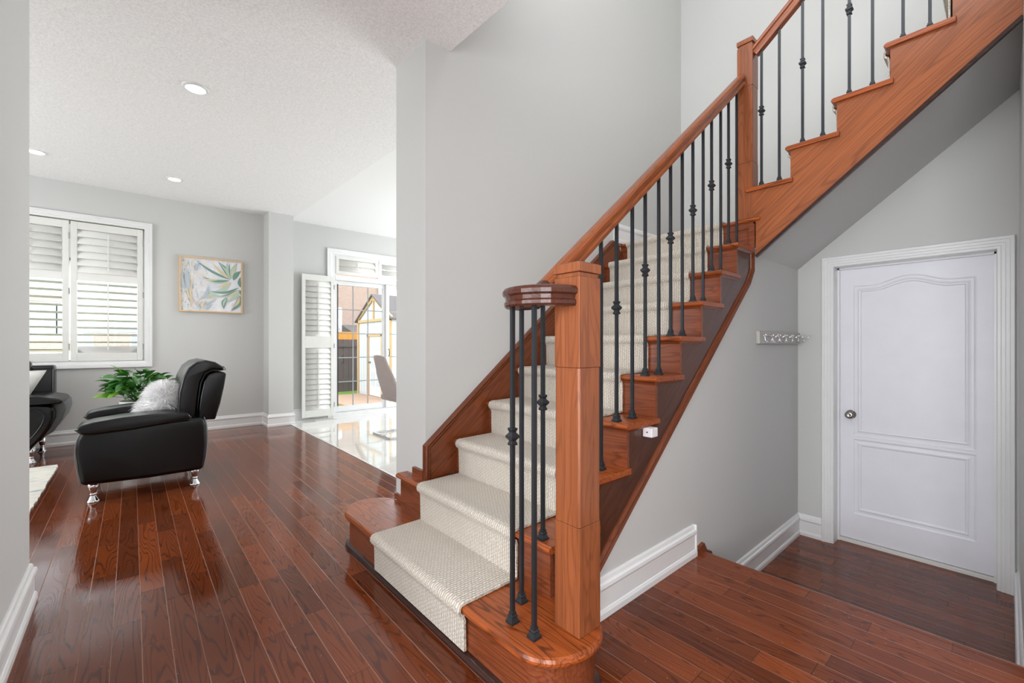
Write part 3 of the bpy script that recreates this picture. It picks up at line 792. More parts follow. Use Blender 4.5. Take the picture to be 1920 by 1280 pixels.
def louver(bm, x0, x1, y, z, w_, ang, th=0.009):
    c, s = math.cos(ang), math.sin(ang); pts = []
    for i in range(12):
        a = 2*PI*i/12; u = math.cos(a)*w_/2; v = math.sin(a)*th/2
        pts.append((y + u*c - v*s, z + u*s + v*c))
    A = [bm.verts.new((x0, p[0], p[1])) for p in pts]; B = [bm.verts.new((x1, p[0], p[1])) for p in pts]
    for i in range(12): bm.faces.new((A[i], A[(i+1) % 12], B[(i+1) % 12], B[i]))
    bm.faces.new(A); bm.faces.new(B[::-1])
def shutter(label, x0, x1, z0, z1, y, secs, stile=0.05, group=None, rod_side=-1, hinges=True):
    """secs: list of (zlow, zhigh, angle, count, closed_last)"""
    t = thing('plantation_shutter', label, 'window shutter', ((x0+x1)/2, y, z0), group)
    b = boxes((x0, x0+stile, y-0.014, y+0.014, z0, z1), (x1-stile, x1, y-0.014, y+0.014, z0, z1))
    edges = [z0] + [v for s_ in secs for v in s_[:2]] + [z1]
    for i in range(0, len(edges), 2): box(b, x0+stile, x1-stile, y-0.013, y+0.013, edges[i], edges[i+1])
    obj('shutter_frame', b, 'shutter', t, bevel=0.0015, seg=1)
    xm = (x0+x1)/2
    for (za, zc, ang, cnt, last) in secs:
        b = nb(); pitch = (zc-za)/cnt
        for i in range(cnt):
            a = math.radians(last if (last is not None and i == 0) else ang)
            louver(b, x0+stile+0.003, x1-stile-0.003, y, za+pitch*(i+0.5), pitch*(1.12 if abs(ang) > 40 else 1.05), a)
        obj('louvers', b, 'shutter', t, smooth=True)
        if rod_side:
            ry = y + rod_side*(0.5*pitch*abs(math.cos(math.radians(ang))) + 0.012)
            obj('tilt_rod', boxes((xm-0.006, xm+0.006, ry-0.005, ry+0.005, za+pitch*0.4, zc-pitch*0.4)), 'shutter', t)
    if hinges:
        for zz in (z0+0.16, (z0+z1)/2, z1-0.16): obj('hinge', boxes((x1-0.002, x1+0.008, y-0.018, y-0.010, zz-0.035, zz+0.035)), 'grille', t)
    return t
SG = 'plantation shutters on the living room window'
# louvre angle: 0 = flat open; ~65 = nearly shut, room edge down
shutter('white shutter panel at the right side of the living room window', -0.507, 0.098, 0.912, 2.452, Y0+0.01, [(1.0, 1.812, -12, 10, -66), (1.892, 2.372, 68, 6, None)])
shutter('white shutter panel cut off by the hall wall, middle of the living room window', -1.12, -0.520, 0.912, 2.452, Y0+0.01, [(1.0, 1.812, -12, 10, None), (1.892, 2.372, 68, 6, None)])

# ------------------------------------------------------------------ patio door
pd = struct_empty('door_2', (3.2, Y0, 0))
b = nb(); casing(b, PX0, PX1, 0.0, PZ1, Y0, 0.078, bottom=False)
obj('door_casing', b, 'white', pd)
b = boxes((PX0+0.0005, PX0+0.05, Y0+0.001, Y1-0.001, 0.045, PZ1-0.03), (PX1-0.05, PX1-0.0005, Y0+0.001, Y1-0.001, 0.045, PZ1-0.03), (PX0+0.0005, PX1-0.0005, Y0+0.001, Y1-0.001, PZ1-0.03, PZ1-0.0005), (PX0+0.05, PX1-0.05, Y0-0.002, Y1-0.002, 2.086, 2.16), (PX0+0.0005, PX1-0.0005, Y0-0.025, Y1+0.05, 0.0, 0.045))
obj('door_frame', b, 'white', pd)
def sash(x0, x1, y, name='sash'):
    b = boxes((x0, x0+0.055, y-0.02, y+0.02, 0.05, 2.085), (x1-0.055, x1, y-0.02, y+0.02, 0.05, 2.085), (x0+0.055, x1-0.055, y-0.0195, y+0.0195, 0.05, 0.135), (x0+0.055, x1-0.055, y-0.0195, y+0.0195, 2.02, 2.085))
    s_ = obj(name, b, 'white', pd, bevel=0.003, seg=1)
    b = nb(); xa, xb_, za, zz = x0+0.055, x1-0.055, 0.135, 2.02
    for i in (1, 2): xx = xa+(xb_-xa)*i/3; box(b, xx-0.008, xx+0.008, y-0.005, y+0.003, za, zz)
    for i in (1, 2, 3, 4): zq = za+(zz-za)*i/5; box(b, xa, xb_, y-0.0055, y+0.0025, zq-0.008, zq+0.008)
    obj('grille', b, 'grille', s_)
    obj('pane', boxes((xa-0.01, xb_+0.01, y+0.004, y+0.008, za-0.01, zz+0.01)), 'glass', s_)
    return s_
s1 = sash(2.345, 3.185, Y0+0.09)
sash(3.175, 4.10, Y0+0.05)
b = boxes((2.392, 2.402, Y0+0.060, Y0+0.072, 0.14, 2.03), ); o = obj('weather_strip', b, 'blackhole', pd); o['label'] = 'black weather strip'
b = nb(); tube(b, smooth_open([(3.215, Y0+0.028, 1.02), (3.215, Y0-0.005, 1.0), (3.215, Y0-0.005, 0.92), (3.215, Y0+0.028, 0.90)], 4), 0.006, 8); obj('door_handle', b, 'blackhole', pd, smooth=True)
# transom shutters
shutter('long low shutter above the patio door, left one', 2.345, 3.02, 2.18, 2.455, Y0+0.005, [(2.225, 2.41, 66, 2, None)], 0.045, 'transom shutters above the patio door', hinges=False)
shutter('long low shutter above the patio door, right one', 3.035, 3.72, 2.18, 2.455, Y0+0.005, [(2.225, 2.41, 66, 2, None)], 0.045, 'transom shutters above the patio door', hinges=False)
# folded back shutter panel
shutter('tall closed white shutter folded back against the wall left of the patio door', 1.835, 2.285, 0.035, 2.115, Y0-0.085, [(0.135, 1.045, 76, 12, None), (1.215, 2.03, 76, 10, None)], 0.045)

# ------------------------------------------------------------------ floor register
fv = thing('floor_register', 'flat white metal floor vent on the tiles below the folded shutter', 'vent', (2.1, 6.55, 0))
b = boxes((1.98, 2.26, 6.50, 6.60, 0.0, 0.005)); obj('vent_frame', b, 'white', fv, bevel=0.002, seg=1)
b = nb()
for i in range(10): box(b, 1.995+i*0.026, 2.008+i*0.026, 6.512, 6.588, 0.005, 0.0065)
obj('vent_slats', b, 'grille', fv)

# ------------------------------------------------------------------ wall art
wa = thing('wall_art', 'framed watercolor of green leaves on the grey wall right of the window', 'picture', (0.775, 6.75, 1.51))
AX0, AX1, AZ0, AZ1 = 0.437, 1.112, 1.508, 2.198
b = boxes((AX0, AX0+0.016, 6.735, 6.768, AZ0, AZ1), (AX1-0.016, AX1, 6.735, 6.768, AZ0, AZ1), (AX0+0.016, AX1-0.016, 6.7355, 6.7675, AZ0, AZ0+0.016), (AX0+0.016, AX1-0.016, 6.7355, 6.7675, AZ1-0.016, AZ1))
obj('picture_frame', b, 'frame_gold', wa)
k = NT('watercolor_ground'); nn = k.noise(k.coord(), 6, 4, 0.6, 0.8)
pp = k.sep(k.coord()); leftm = k.math('SUBTRACT', 1.0, k.math('MULTIPLY', k.math('SUBTRACT', pp[0], 0.42), 2.1), clamp=True)
vv = k.comb(k.math('MULTIPLY', pp[0], 3.2), 0.0, k.math('MULTIPLY', pp[2], 1.2)); n3 = k.noise(vv, 9, 3, 0.6, 1.0)
c1 = k.ramp(nn, [(0.30, lin((206, 212, 222))), (0.6, lin((232, 230, 234)))])
c2 = k.ramp(n3, [(0.34, lin((128, 146, 156))), (0.44, lin((186, 196, 196))), (0.5, lin((224, 222, 226))), (0.58, lin((206, 192, 172))), (0.68, lin((188, 168, 140)))])
k.col(k.mix(k.math('MULTIPLY', leftm, 0.95, clamp=True), c1, c2)); k.rough(0.8); M['wc0'] = k.m
M['wc_green'] = plain('paint_green', (120, 152, 140), 0.8); M['wc_light'] = plain('paint_sage', (182, 200, 186), 0.8); M['wc_gold'] = plain('paint_ochre', (216, 200, 166), 0.8)
M['wc_blue'] = plain('paint_blue_grey', (178, 190, 200), 0.8)
b = nb(); box(b, AX0+0.016, AX1-0.016, 6.748, 6.766, AZ0+0.016, AZ1-0.016, 0)
W_, H_ = AX1-AX0-0.032, AZ1-AZ0-0.032
def U(u, v): return (AX0+0.016+W_*u, AZ0+0.016+H_*(1-v))
cnt = [0]
def leaf(u0, v0, u1, v1, wd, mi, bend=0.06):
    cnt[0] += 1; yy = 6.7478 - 0.00025*cnt[0]
    p0 = Vector(U(u0, v0)); p1 = Vector(U(u1, v1)); t = p1-p0; n_ = Vector((-t.y, t.x)).normalized(); L = t.length
    lo, hi = [], []
    for i in range(13):
        s_ = i/12; c_ = p0 + t*s_ + n_*bend*L*math.sin(PI*s_); w2 = wd*W_*0.5*math.sin(PI*min(1, s_**0.8))
        c_.x = c_.x; lo.append((c_-n_*w2)); hi.append((c_+n_*w2))
    poly = lo + hi[::-1][1:-1]
    def cl(p): return (min(max(p.x, AX0+0.017), AX1-0.017), yy, min(max(p.y, AZ0+0.017), AZ1-0.017))
    vs = [b.verts.new(cl(p)) for p in lo]; vt = [b.verts.new(cl(p)) for p in hi]
    for i in range(12): b.faces.new((vs[i], vs[i+1], vt[i+1], vt[i])).material_index = mi
# generic sprays of painted leaves
for (u0, v0, u1, v1, wd, mi, bd) in [(0.83, 0.36, 0.22, 0.02, 0.05, 1, 0.06), (0.82, 0.35, 0.50, 0.04, 0.06, 3, 0.05), (0.82, 0.34, 0.60, 0.02, 0.09, 1, -0.06), (0.82, 0.34, 0.62, 0.04, 0.04, 2, -0.05),
        (0.82, 0.34, 0.76, 0.0, 0.08, 2, 0.06), (0.83, 0.34, 0.80, 0.02, 0.03, 1, 0.06), (0.84, 0.34, 0.93, 0.0, 0.10, 2, 0.06), (0.85, 0.34, 0.91, 0.03, 0.035, 3, 0.06), (0.86, 0.36, 1.0, 0.16, 0.09, 1, 0.08),
        (0.80, 0.38, 0.35, 0.36, 0.10, 2, 0.10), (0.80, 0.37, 0.33, 0.33, 0.05, 1, 0.12), (0.62, 0.37, 0.36, 0.38, 0.035, 3, 0.05), (0.83, 0.40, 0.42, 0.66, 0.09, 2, 0.14), (0.83, 0.41, 0.58, 0.52, 0.06, 3, 0.05),
        (0.96, 0.50, 0.45, 0.60, 0.05, 1, 0.14), (0.95, 0.55, 0.58, 0.72, 0.07, 2, 0.10), (0.92, 0.56, 0.62, 0.70, 0.03, 1, 0.08), (0.97, 0.56, 0.74, 0.70, 0.06, 3, 0.06), (0.97, 0.57, 0.72, 0.82, 0.07, 2, 0.08),
        (0.75, 0.72, 0.70, 0.95, 0.08, 1, -0.12), (0.745, 0.74, 0.69, 0.90, 0.04, 2, -0.1), (0.98, 0.66, 0.82, 0.98, 0.10, 1, 0.12), (0.97, 0.68, 0.85, 0.92, 0.05, 3, 0.1), (0.99, 0.5, 0.99, 0.28, 0.06, 1, 0.1),
        (0.97, 0.55, 1.0, 0.66, 0.05, 1, 0.1), (0.66, 0.70, 0.33, 0.76, 0.05, 2, -0.10), (0.56, 0.74, 0.37, 0.75, 0.03, 3, 0), (0.58, 0.74, 0.30, 0.88, 0.03, 4, 0.1), (0.45, 0.5, 0.28, 0.80, 0.05, 4, 0.14),
        (0.14, 0.62, 0.10, 0.18, 0.07, 4, 0.05), (0.05, 0.6, 0.02, 0.25, 0.06, 4, 0.05), (0.24, 0.25, 0.30, 0.05, 0.05, 4, 0.1), (0.18, 0.98, 0.20, 0.30, 0.03, 3, 0.05), (0.20, 0.85, 0.10, 0.55, 0.03, 3, 0.1),
        (0.12, 0.15, 0.06, 0.03, 0.02, 3, 0.1), (0.32, 0.95, 0.40, 0.80, 0.05, 3, 0.1), (0.32, 0.96, 0.24, 0.82, 0.03, 4, 0.1), (0.40, 0.98, 0.50, 0.85, 0.04, 4, 0.1)]:
    leaf(u0, v0, u1, v1, wd, mi, bd)
obj('painted_canvas', b, ['wc0', 'wc_green', 'wc_light', 'wc_gold', 'wc_blue'], wa)

# ------------------------------------------------------------------ recessed lights
LM = emit_mat('lamp_glow', (1.0, 0.97, 0.92, 1), 14.0)
def downlight(x, y, label):
    z = ceil_z(y)
    t = thing('recessed_light', label, 'ceiling light', (x, y, z), 'recessed lights in the living room ceiling')
    b = nb(); lathe(b, (x, y, z), [(0.052, 0.0), (0.054, -0.010), (0.062, -0.012), (0.075, -0.006), (0.077, 0.001)], 28); obj('light_trim', b, 'white', t, smooth=True)
    b = nb(); lathe(b, (x, y, z), [(0.0, -0.006), (0.03, -0.0065), (0.052, -0.008), (0.052, 0.0), (0.0, 0.0)], 28)
    obj('light_lens', b, LM, t)
    l = bpy.data.lights.new('downlight_beam', 'SPOT'); l.energy = 18; l.spot_size = 2.2; l.spot_blend = 0.8; l.color = (1, 0.95, 0.88); l.shadow_soft_size = 0.05
    lo_ = bpy.data.objects.new('downlight_beam', l); C.objects.link(lo_); lo_.location = (x, y, z-0.02)
    lo_.parent = t; lo_.location = (0, 0, -0.02)
downlight(0.313, 3.50, 'round recessed ceiling light nearest the camera, centre left')
downlight(0.338, 5.80, 'round recessed ceiling light above the picture wall')
downlight(-0.655, 5.80, 'round recessed ceiling light above the shuttered window, half behind the wall')

# ------------------------------------------------------------------ armchair
ac = thing('armchair', 'black leather armchair with chrome feet, turned side on to the camera', 'armchair', (0.08, 4.55, 0))
side_pts = [(-0.262, 0.135), (-0.280, 0.24), (-0.290, 0.36), (-0.280, 0.45), (-0.255, 0.505), (-0.10, 0.53), (0.20, 0.535), (0.425, 0.53), (0.442, 0.46), (0.446, 0.34), (0.436, 0.22), (0.417, 0.122), (0.10, 0.120)]
def cushion(name, pts, axis, a, b_, mat, parent, bev, n=3, seg=5):
    b = nb(); prism(b, smooth_poly(pts, n), axis, a, b_)
    return obj(name, b, mat, parent, bevel=bev, seg=seg)
for (ya, yb) in ((4.13, 4.33), (4.80, 5.0)):
    b = nb(); prism(b, side_pts, 'y', ya, yb); sp_ = obj('side_panel', b, 'leather', ac, bevel=0.03, seg=5)
    for seg_ in (side_pts[0:5], side_pts[7:12]):
        cx0 = 0.08
        b = nb(); tube(b, smooth_open([(cx0+(p[0]-cx0)*1.0, (ya+0.012) if ya < 4.5 else (yb-0.012), p[1]) for p in seg_], 3), 0.0035, 6); obj('piping', b, 'piping_grey', sp_, smooth=True)
arm_pts = [(-0.288, 0.528), (-0.262, 0.506), (-0.20, 0.500), (0.0, 0.506), (0.20, 0.520), (0.33, 0.530), (0.338, 0.552), (0.31, 0.572), (0.15, 0.578), (-0.05, 0.572), (-0.20, 0.560), (-0.265, 0.548)]
for (ya, yb) in ((4.085, 4.34), (4.79, 5.045)):
    b = nb(); prism(b, [(p[0], 0.54+(p[1]-0.54)*1.45) for p in arm_pts], 'y', ya, yb); a_ = obj('arm_pad', b, 'leather', ac, bevel=0.03, seg=6)
    yy = ya + 0.001
    b = nb(); tube(b, [(x, yy+0.006, 0.54+(z_-0.54)*1.05) for x, z_ in arm_pts[:7]], 0.004, 6); obj('piping', b, 'piping', a_, smooth=True)
b = nb(); prism(b, [(-0.27, 0.14), (-0.275, 0.40), (0.40, 0.36), (0.40, 0.14)], 'y', 4.30, 4.83); obj('seat_base', b, 'leather', ac, bevel=0.02, seg=3)
b = nb(); prism(b, [(-0.285, 0.34), (-0.29, 0.44), (-0.20, 0.475), (0.26, 0.45), (0.26, 0.33)], 'y', 4.335, 4.795); obj('seat_cushion', b, 'leather', ac, bevel=0.035, seg=5)
back_pts = [(0.262, 0.44), (0.268, 0.60), (0.274, 0.72), (0.300, 0.84), (0.335, 0.915), (0.385, 0.958), (0.445, 0.972), (0.510, 0.955), (0.560, 0.918), (0.578, 0.893), (0.545, 0.886), (0.490, 0.890), (0.440, 0.868), (0.412, 0.79), (0.395, 0.65), (0.378, 0.44)]
b = nb(); prism(b, back_pts, 'y', 4.24, 4.89); bk = obj('backrest', b, 'leather', ac, bevel=0.022, seg=4)
b = nb(); tube(b, [(x+0.002, 4.238, z_) for x, z_ in back_pts[8:]], 0.004, 6); obj('piping', b, 'piping', bk, smooth=True)
hd = [(0.392, 0.500), (0.410, 0.68), (0.432, 0.80), (0.462, 0.855), (0.510, 0.872), (0.565, 0.873), (0.580, 0.858), (0.566, 0.76), (0.540, 0.62), (0.505, 0.495)]
b = nb(); prism(b, hd, 'y', 4.20, 4.93); obj('back_shell', b, 'leather', ac, bevel=0.016, seg=4)
b = nb(); prism(b, [(0.27, 0.30), (0.30, 0.60), (0.42, 0.62), (0.46, 0.50), (0.44, 0.30)], 'y', 4.30, 4.84); obj('back_frame', b, 'leather', ac, bevel=0.02, seg=3)
def foot(parent, x, y, h):
    b = nb(); lathe(b, (x, y, 0), [(0.034, 0), (0.034, 0.006), (0.028, 0.014), (0.016, 0.040), (0.013, 0.048), (0.018, 0.052), (0.018, 0.056), (0.014, 0.060), (0.017, 0.066), (0.026, 0.10), (0.030, h), (0.0, h)], 20)
    obj('leg', b, 'chrome', parent, smooth=True)
for x, y in ((-0.205, 4.21), (0.372, 4.21), (-0.205, 4.92), (0.372, 4.92)): foot(ac, x, y, 0.135)

# fluffy pillow: tufts of long fur over a soft core
fp = thing('fluffy_pillow', 'shaggy white faux fur cushion resting in the black armchair', 'cushion', (0.17, 4.52, 0.45))
cen = Vector((0.165, 4.50, 0.620)); ax1 = Vector((0.42, 0.0, 0.90)).normalized(); ax2 = Vector((0, 1, 0)); ax3 = ax1.cross(ax2)
def pil(u, v, w_):
    k_ = 0.30
    return cen + ax1*u*0.155 + ax2*v*0.19 + ax3*w_*0.085
b = nb(); bmesh.ops.create_uvsphere(b, u_segments=24, v_segments=14, radius=1)
def sgn(x): return -1 if x < 0 else 1
for v_ in b.verts:
    x, y, zz = v_.co; v_.co = pil(sgn(x)*abs(x)**0.6, sgn(y)*abs(y)**0.6, zz)
obj('pillow_core', b, 'fur', fp, smooth=True)
b = nb(); rnd = random.Random(3)
for i in range(6000):
    th_ = rnd.uniform(0, 2*PI); ph = math.acos(rnd.uniform(-1, 1))
    x, y, zz = math.sin(ph)*math.cos(th_), math.sin(ph)*math.sin(th_), math.cos(ph)
    p = pil(sgn(x)*abs(x)**0.6, sgn(y)*abs(y)**0.6, zz); nrm = (ax1*x/0.155 + ax2*y/0.19 + ax3*zz/0.085).normalized()
    if p.z < 0.47: continue
    comb = Vector((rnd.uniform(-1, 1), rnd.uniform(-1, 1), rnd.uniform(-1.3, 0.5)))*0.75
    dr = (nrm + comb).normalized(); L = rnd.uniform(0.040, 0.090); sd = dr.cross(Vector((rnd.uniform(-1, 1), rnd.uniform(-1, 1), rnd.uniform(-1, 1)))).normalized()
    q = p + nrm*0.012 + dr*L*0.55; e = p + dr*L + Vector((0, 0, -L*0.25)); w2 = rnd.uniform(0.0010, 0.0022)
    vs = [b.verts.new(p-sd*w2), b.verts.new(p+sd*w2), b.verts.new(q+sd*w2*0.8), b.verts.new(q-sd*w2*0.8), b.verts.new(e)]
    b.faces.new(vs[:4]); b.faces.new((vs[3], vs[2], vs[4]))
obj('fur', b, 'fur', fp)

# ------------------------------------------------------------------ sofa
sf = thing('sofa', 'black leather sofa under the window, mostly hidden behind the hall wall', 'sofa', (-1.6, 6.25, 0))
def mirror(pts, c): return [(2*c-x, z_) for x, z_ in pts][::-1]
armp = [(-1.02, 0.12), (-0.76, 0.10), (-0.69, 0.15), (-0.625, 0.23), (-0.573, 0.32), (-0.540, 0.41), (-0.538, 0.49), (-0.575, 0.535), (-0.66, 0.55), (-1.02, 0.55)]
CX = -1.75
for pts, s_ in ((armp, 1), (mirror(armp, CX), -1)):
    b = nb(); prism(b, pts, 'y', 5.86, 6.60); a_ = obj('arm_panel', b, 'leather', sf, bevel=0.03, seg=4)
    cc = Vector((-0.80 if s_ == 1 else 2*CX+0.80, 0.36))
    ring = [(cc.x+(p[0]-cc.x)*0.72, cc.y+(p[1]-cc.y)*0.72) for p in smooth_poly(pts, 2)]
    b = nb(); tube(b, [(p[0], 5.858, p[1]) for p in ring], 0.007, 6); obj('piping', b, 'piping', a_, smooth=True)
    side = armp[3:8] if s_ == 1 else None
    b = nb(); xs0, xs1 = (-1.0, -0.478) if s_ == 1 else (2*CX+0.478, 2*CX+1.0)
    prism(b, [(xs0, 0.545), (xs0, 0.615), (xs0+0.15, 0.632), (xs1-0.17, 0.630), (xs1-0.03, 0.590), (xs1, 0.565), (xs1-0.03, 0.545)] if s_ == 1 else
          [(xs1, 0.545), (xs1, 0.615), (xs1-0.15, 0.632), (xs0+0.17, 0.630), (xs0+0.03, 0.590), (xs0, 0.565), (xs0+0.03, 0.545)], 'y', 5.80, 6.42)
    obj('arm_pad', b, 'leather', sf, bevel=0.018, seg=4)
    # grey outer flank of the arm
    fx = [(-0.60, 0.30), (-0.50, 0.42), (-0.475, 0.50), (-0.49, 0.545), (-0.56, 0.545), (-0.60, 0.5)]
    if s_ == 1:
        b = nb(); prism(b, [(-0.655, 0.20), (-0.565, 0.27), (-0.500, 0.38), (-0.478, 0.47), (-0.485, 0.548), (-0.56, 0.548), (-0.60, 0.45)], 'y', 5.93, 6.58); o = obj('outer_flank', b, 'leather_grey', sf, bevel=0.02, seg=3); o['label'] = 'grey outer flank of the arm'
b = boxes((2*CX+0.9, -0.9, 5.90, 6.60, 0.14, 0.34)); obj('seat_base', b, 'leather', sf, bevel=0.03, seg=3)
for i in range(3):
    xa = 2*CX+0.93 + i*((-0.95)-(2*CX+0.93))/3; xb_ = xa + ((-0.95)-(2*CX+0.93))/3-0.01
    obj('seat_cushion', boxes((xa, xb_, 5.86, 6.40, 0.32, 0.47)), 'leather', sf, bevel=0.045, seg=4)
    b = nb(); prism(b, [(6.30, 0.46), (6.24, 0.62), (6.22, 0.85), (6.26, 0.94), (6.34, 0.945), (6.40, 0.90), (6.44, 0.50)], 'x', xa-0.09+0.09*i, xb_+0.0+(0.22 if i == 2 else 0)); obj('back_cushion', b, 'leather', sf, bevel=0.035, seg=4)
b = nb(); prism(b, [(6.36, 0.30), (6.40, 0.865), (6.44, 0.885), (6.58, 0.885), (6.62, 0.86), (6.62, 0.20), (6.40, 0.20)], 'x', 2*CX+0.60, -0.598); obj('back_shell', b, 'leather', sf, bevel=0.02, seg=3)
for x, y in ((-0.700, 5.94), (-0.693, 6.52), (2*CX+0.70, 5.94), (2*CX+0.70, 6.52)): foot(sf, x, y, 0.155)
# white satin pillow on the sofa
b = nb(); c0 = Vector((-0.905, 6.02, 0.665))
N = 10
ex = Vector((1.0, -0.05, 0.02)).normalized(); ez = Vector((0.38, 0.32, 0.86)).normalized(); en = ex.cross(ez).normalized()
grid = {}
for s_ in (1, -1):
    for i in range(N+1):
        for j in range(N+1):
            u, v = i/N*2-1, j/N*2-1; puff = 0.075*max(0, (1-u**4)*(1-v**4))**0.6
            if (i in (0, N) or j in (0, N)) and s_ == -1: grid[(s_, i, j)] = grid[(1, i, j)]; continue
            pin = 1 - 0.06*(1-u*u if abs(v) > 0.99 else 0) - 0.0
            grid[(s_, i, j)] = b.verts.new(c0 + ex*u*0.21 + ez*v*0.21 + en*puff*s_)
    for i in range(N):
        for j in range(N):
            q = [grid[(s_, i, j)], grid[(s_, i+1, j)], grid[(s_, i+1, j+1)], grid[(s_, i, j+1)]]
            try: b.faces.new(q if s_ == 1 else q[::-1])
            except ValueError: pass
o = obj('throw_pillow', b, 'satin', smooth=True); tag(o, 'smooth white satin pillow tilted on the black sofa', 'cushion')

# ------------------------------------------------------------------ rug
k = NT('speckled_rug'); n_ = k.noise(k.comb(k.math('MULTIPLY', k.sep(k.coord())[0], 4), k.math('MULTIPLY', k.sep(k.coord())[1], 16), 0), 1.6, 4, 0.65)
n2 = k.noise(k.coord(), 2.2, 2)
c = k.ramp(n_, [(0.28, lin((120, 140, 158))), (0.36, lin((176, 190, 198))), (0.44, lin((222, 218, 208))), (0.62, lin((228, 224, 214))), (0.74, lin((214, 200, 150)))])
k.col(c); k.rough(0.95); k.bump(k.noise(k.coord(), 180, 2), 0.6, 0.005); M['rug'] = k.m
b = nb(); pts = [(-3.2, 3.2), (-0.50, 3.2)]
rr = random.Random(5)
for i in range(60): pts.append((-0.50+rr.uniform(-0.005, 0.005), 3.22+i*(5.655-3.22)/60))
pts += [(-0.507, 5.665), (-3.2, 5.665)]
prism(b, pts, 'z', 0.0, 0.012); o = obj('area_rug', b, 'rug'); tag(o, 'cream area rug with blue and yellow flecks beside the armchair', 'rug')

# ------------------------------------------------------------------ potted plant
pp_ = thing('potted_plant', 'leafy green peace lily in a pale pot behind the black armchair', 'plant', (0.10, 5.78, 0))
b = nb(); lathe(b, (0.07, 5.78, 0), [(0.12, 0), (0.13, 0.02), (0.15, 0.25), (0.165, 0.50), (0.17, 0.535), (0.155, 0.535), (0.15, 0.50), (0.0, 0.50)], 40)
for i, v_ in enumerate(b.verts):
    pass
obj('pot', b, 'satin', pp_, smooth=True)
M['leafg'] = plain('leaf_green', (62, 124, 50), 0.33, coat=0.2); M['leafl'] = plain('young_leaf_green', (122, 172, 46), 0.4)
b = nb(); bs = nb(); rnd = random.Random(11)
def leaf3(b, base, tip, wid, mi, droop):
    t = tip-base; L = t.length; side = t.cross(Vector((0, 0, 1))).normalized(); up = side.cross(t).normalized()
    side = (side + up*rnd.uniform(-0.7, 0.7)).normalized(); up = side.cross(t).normalized()
    rows = []
    for i in range(9):
        s_ = i/8; c_ = base + t*s_ + up*droop*L*math.sin(PI*s_*0.9); w2 = wid*0.5*(math.sin(PI*s_**0.75))**0.85 if 0 < s_ < 1 else 0.0006
        rows.append((b.verts.new(c_ - side*w2 + up*w2*0.35), b.verts.new(c_), b.verts.new(c_ + side*w2 + up*w2*0.35)))
    for i in range(8):
        for j in (0, 1): b.faces.new((rows[i][j], rows[i][j+1], rows[i+1][j+1], rows[i+1][j])).material_index = mi
cc = Vector((0.07, 5.78, 0.52))
for i in range(150):
    a = rnd.uniform(0, 2*PI); el = rnd.uniform(0.0, 1.0)
    rad = rnd.uniform(0.05, 0.22); hh = rnd.uniform(0.03, 0.29)
    kx = 1.0
    p0 = cc + Vector((math.cos(a)*rad*kx, math.sin(a)*rad*0.8, hh*(1-0.35*(rad/0.22)**2) + 0.02))
    d_ = Vector((math.cos(a)*kx, math.sin(a), rnd.uniform(-0.55, 0.55))).normalized()
    L = rnd.uniform(0.10, 0.155)
    leaf3(b, p0, p0 + d_*L, L*0.52, 1 if rnd.random() < 0.10 else 0, rnd.uniform(0.05, 0.2))
    if i % 2 == 0:
        s0 = cc + Vector((math.cos(a)*0.03, math.sin(a)*0.03, -0.02)); tube(bs, [s0, (s0+p0)/2+Vector((0, 0, 0.03)), p0], 0.0025, 5)
leaf3(b, cc+Vector((-0.14, -0.06, 0.29)), cc+Vector((-0.235, -0.1, 0.375)), 0.045, 1, 0.1)
obj('foliage', b, ['leafg', 'leafl'], pp_, smooth=True); obj('stems', bs, 'leafg', pp_, smooth=True)

# ------------------------------------------------------------------ dining chair in the kitchen
dc = thing('dining_chair', 'taupe upholstered dining chair on a chrome sled base in the kitchen', 'chair', (2.5, 4.88, 0))
b = nb()
NR, NC = 12, 10
def shell(u, v, off=0.0):
    # u across (-1..1), v up (0..1); concave toward +X
    zz = 0.45 + 0.52*v; wdt = 0.235*(1 - 0.28*v**2)*(0.85+0.15*math.sin(PI*min(1, v*1.2)))
    x = 2.335 - 0.135*v + 0.07*(u*u)*(1-0.55*v) - off
    return Vector((x, 4.93 + u*wdt, zz - 0.02*u*u))
fr1 = [[b.verts.new(shell(-1+2*j/NC, i/NR)) for j in range(NC+1)] for i in range(NR+1)]
fr2 = [[b.verts.new(shell(-1+2*j/NC, i/NR, 0.03)) for j in range(NC+1)] for i in range(NR+1)]
for i in range(NR):
    for j in range(NC):
        b.faces.new((fr1[i][j], fr1[i][j+1], fr1[i+1][j+1], fr1[i+1][j])); b.faces.new((fr2[i][j], fr2[i+1][j], fr2[i+1][j+1], fr2[i][j+1]))
for i in range(NR):
    b.faces.new((fr1[i][0], fr1[i+1][0], fr2[i+1][0], fr2[i][0])); b.faces.new((fr1[i][NC], fr2[i][NC], fr2[i+1][NC], fr1[i+1][NC]))
for j in range(NC):
    b.faces.new((fr1[0][j], fr2[0][j], fr2[0][j+1], fr1[0][j+1])); b.faces.new((fr1[NR][j], fr1[NR][j+1], fr2[NR][j+1], fr2[NR][j]))
obj('backrest', b, 'taupe', dc, bevel=0.008, seg=3)
obj('seat', boxes((2.33, 2.76, 4.70, 5.16, 0.41, 0.485)), 'taupe', dc, bevel=0.03, seg=4)
b = nb()
sq4 = [(-0.011, -0.011), (0.011, -0.011), (0.011, 0.011), (-0.011, 0.011)]
sweep(b, [(2.24, 4.68, 0.012), (2.24, 5.14, 0.012), (2.72, 5.14, 0.012), (2.72, 4.68, 0.012)], sq4, closed=True)
sweep(b, [(2.72, 4.69, 0.02), (2.50, 4.76, 0.42)], sq4); sweep(b, [(2.72, 5.13, 0.02), (2.50, 5.08, 0.42)], sq4)
obj('sled_base', b, 'chrome', dc)

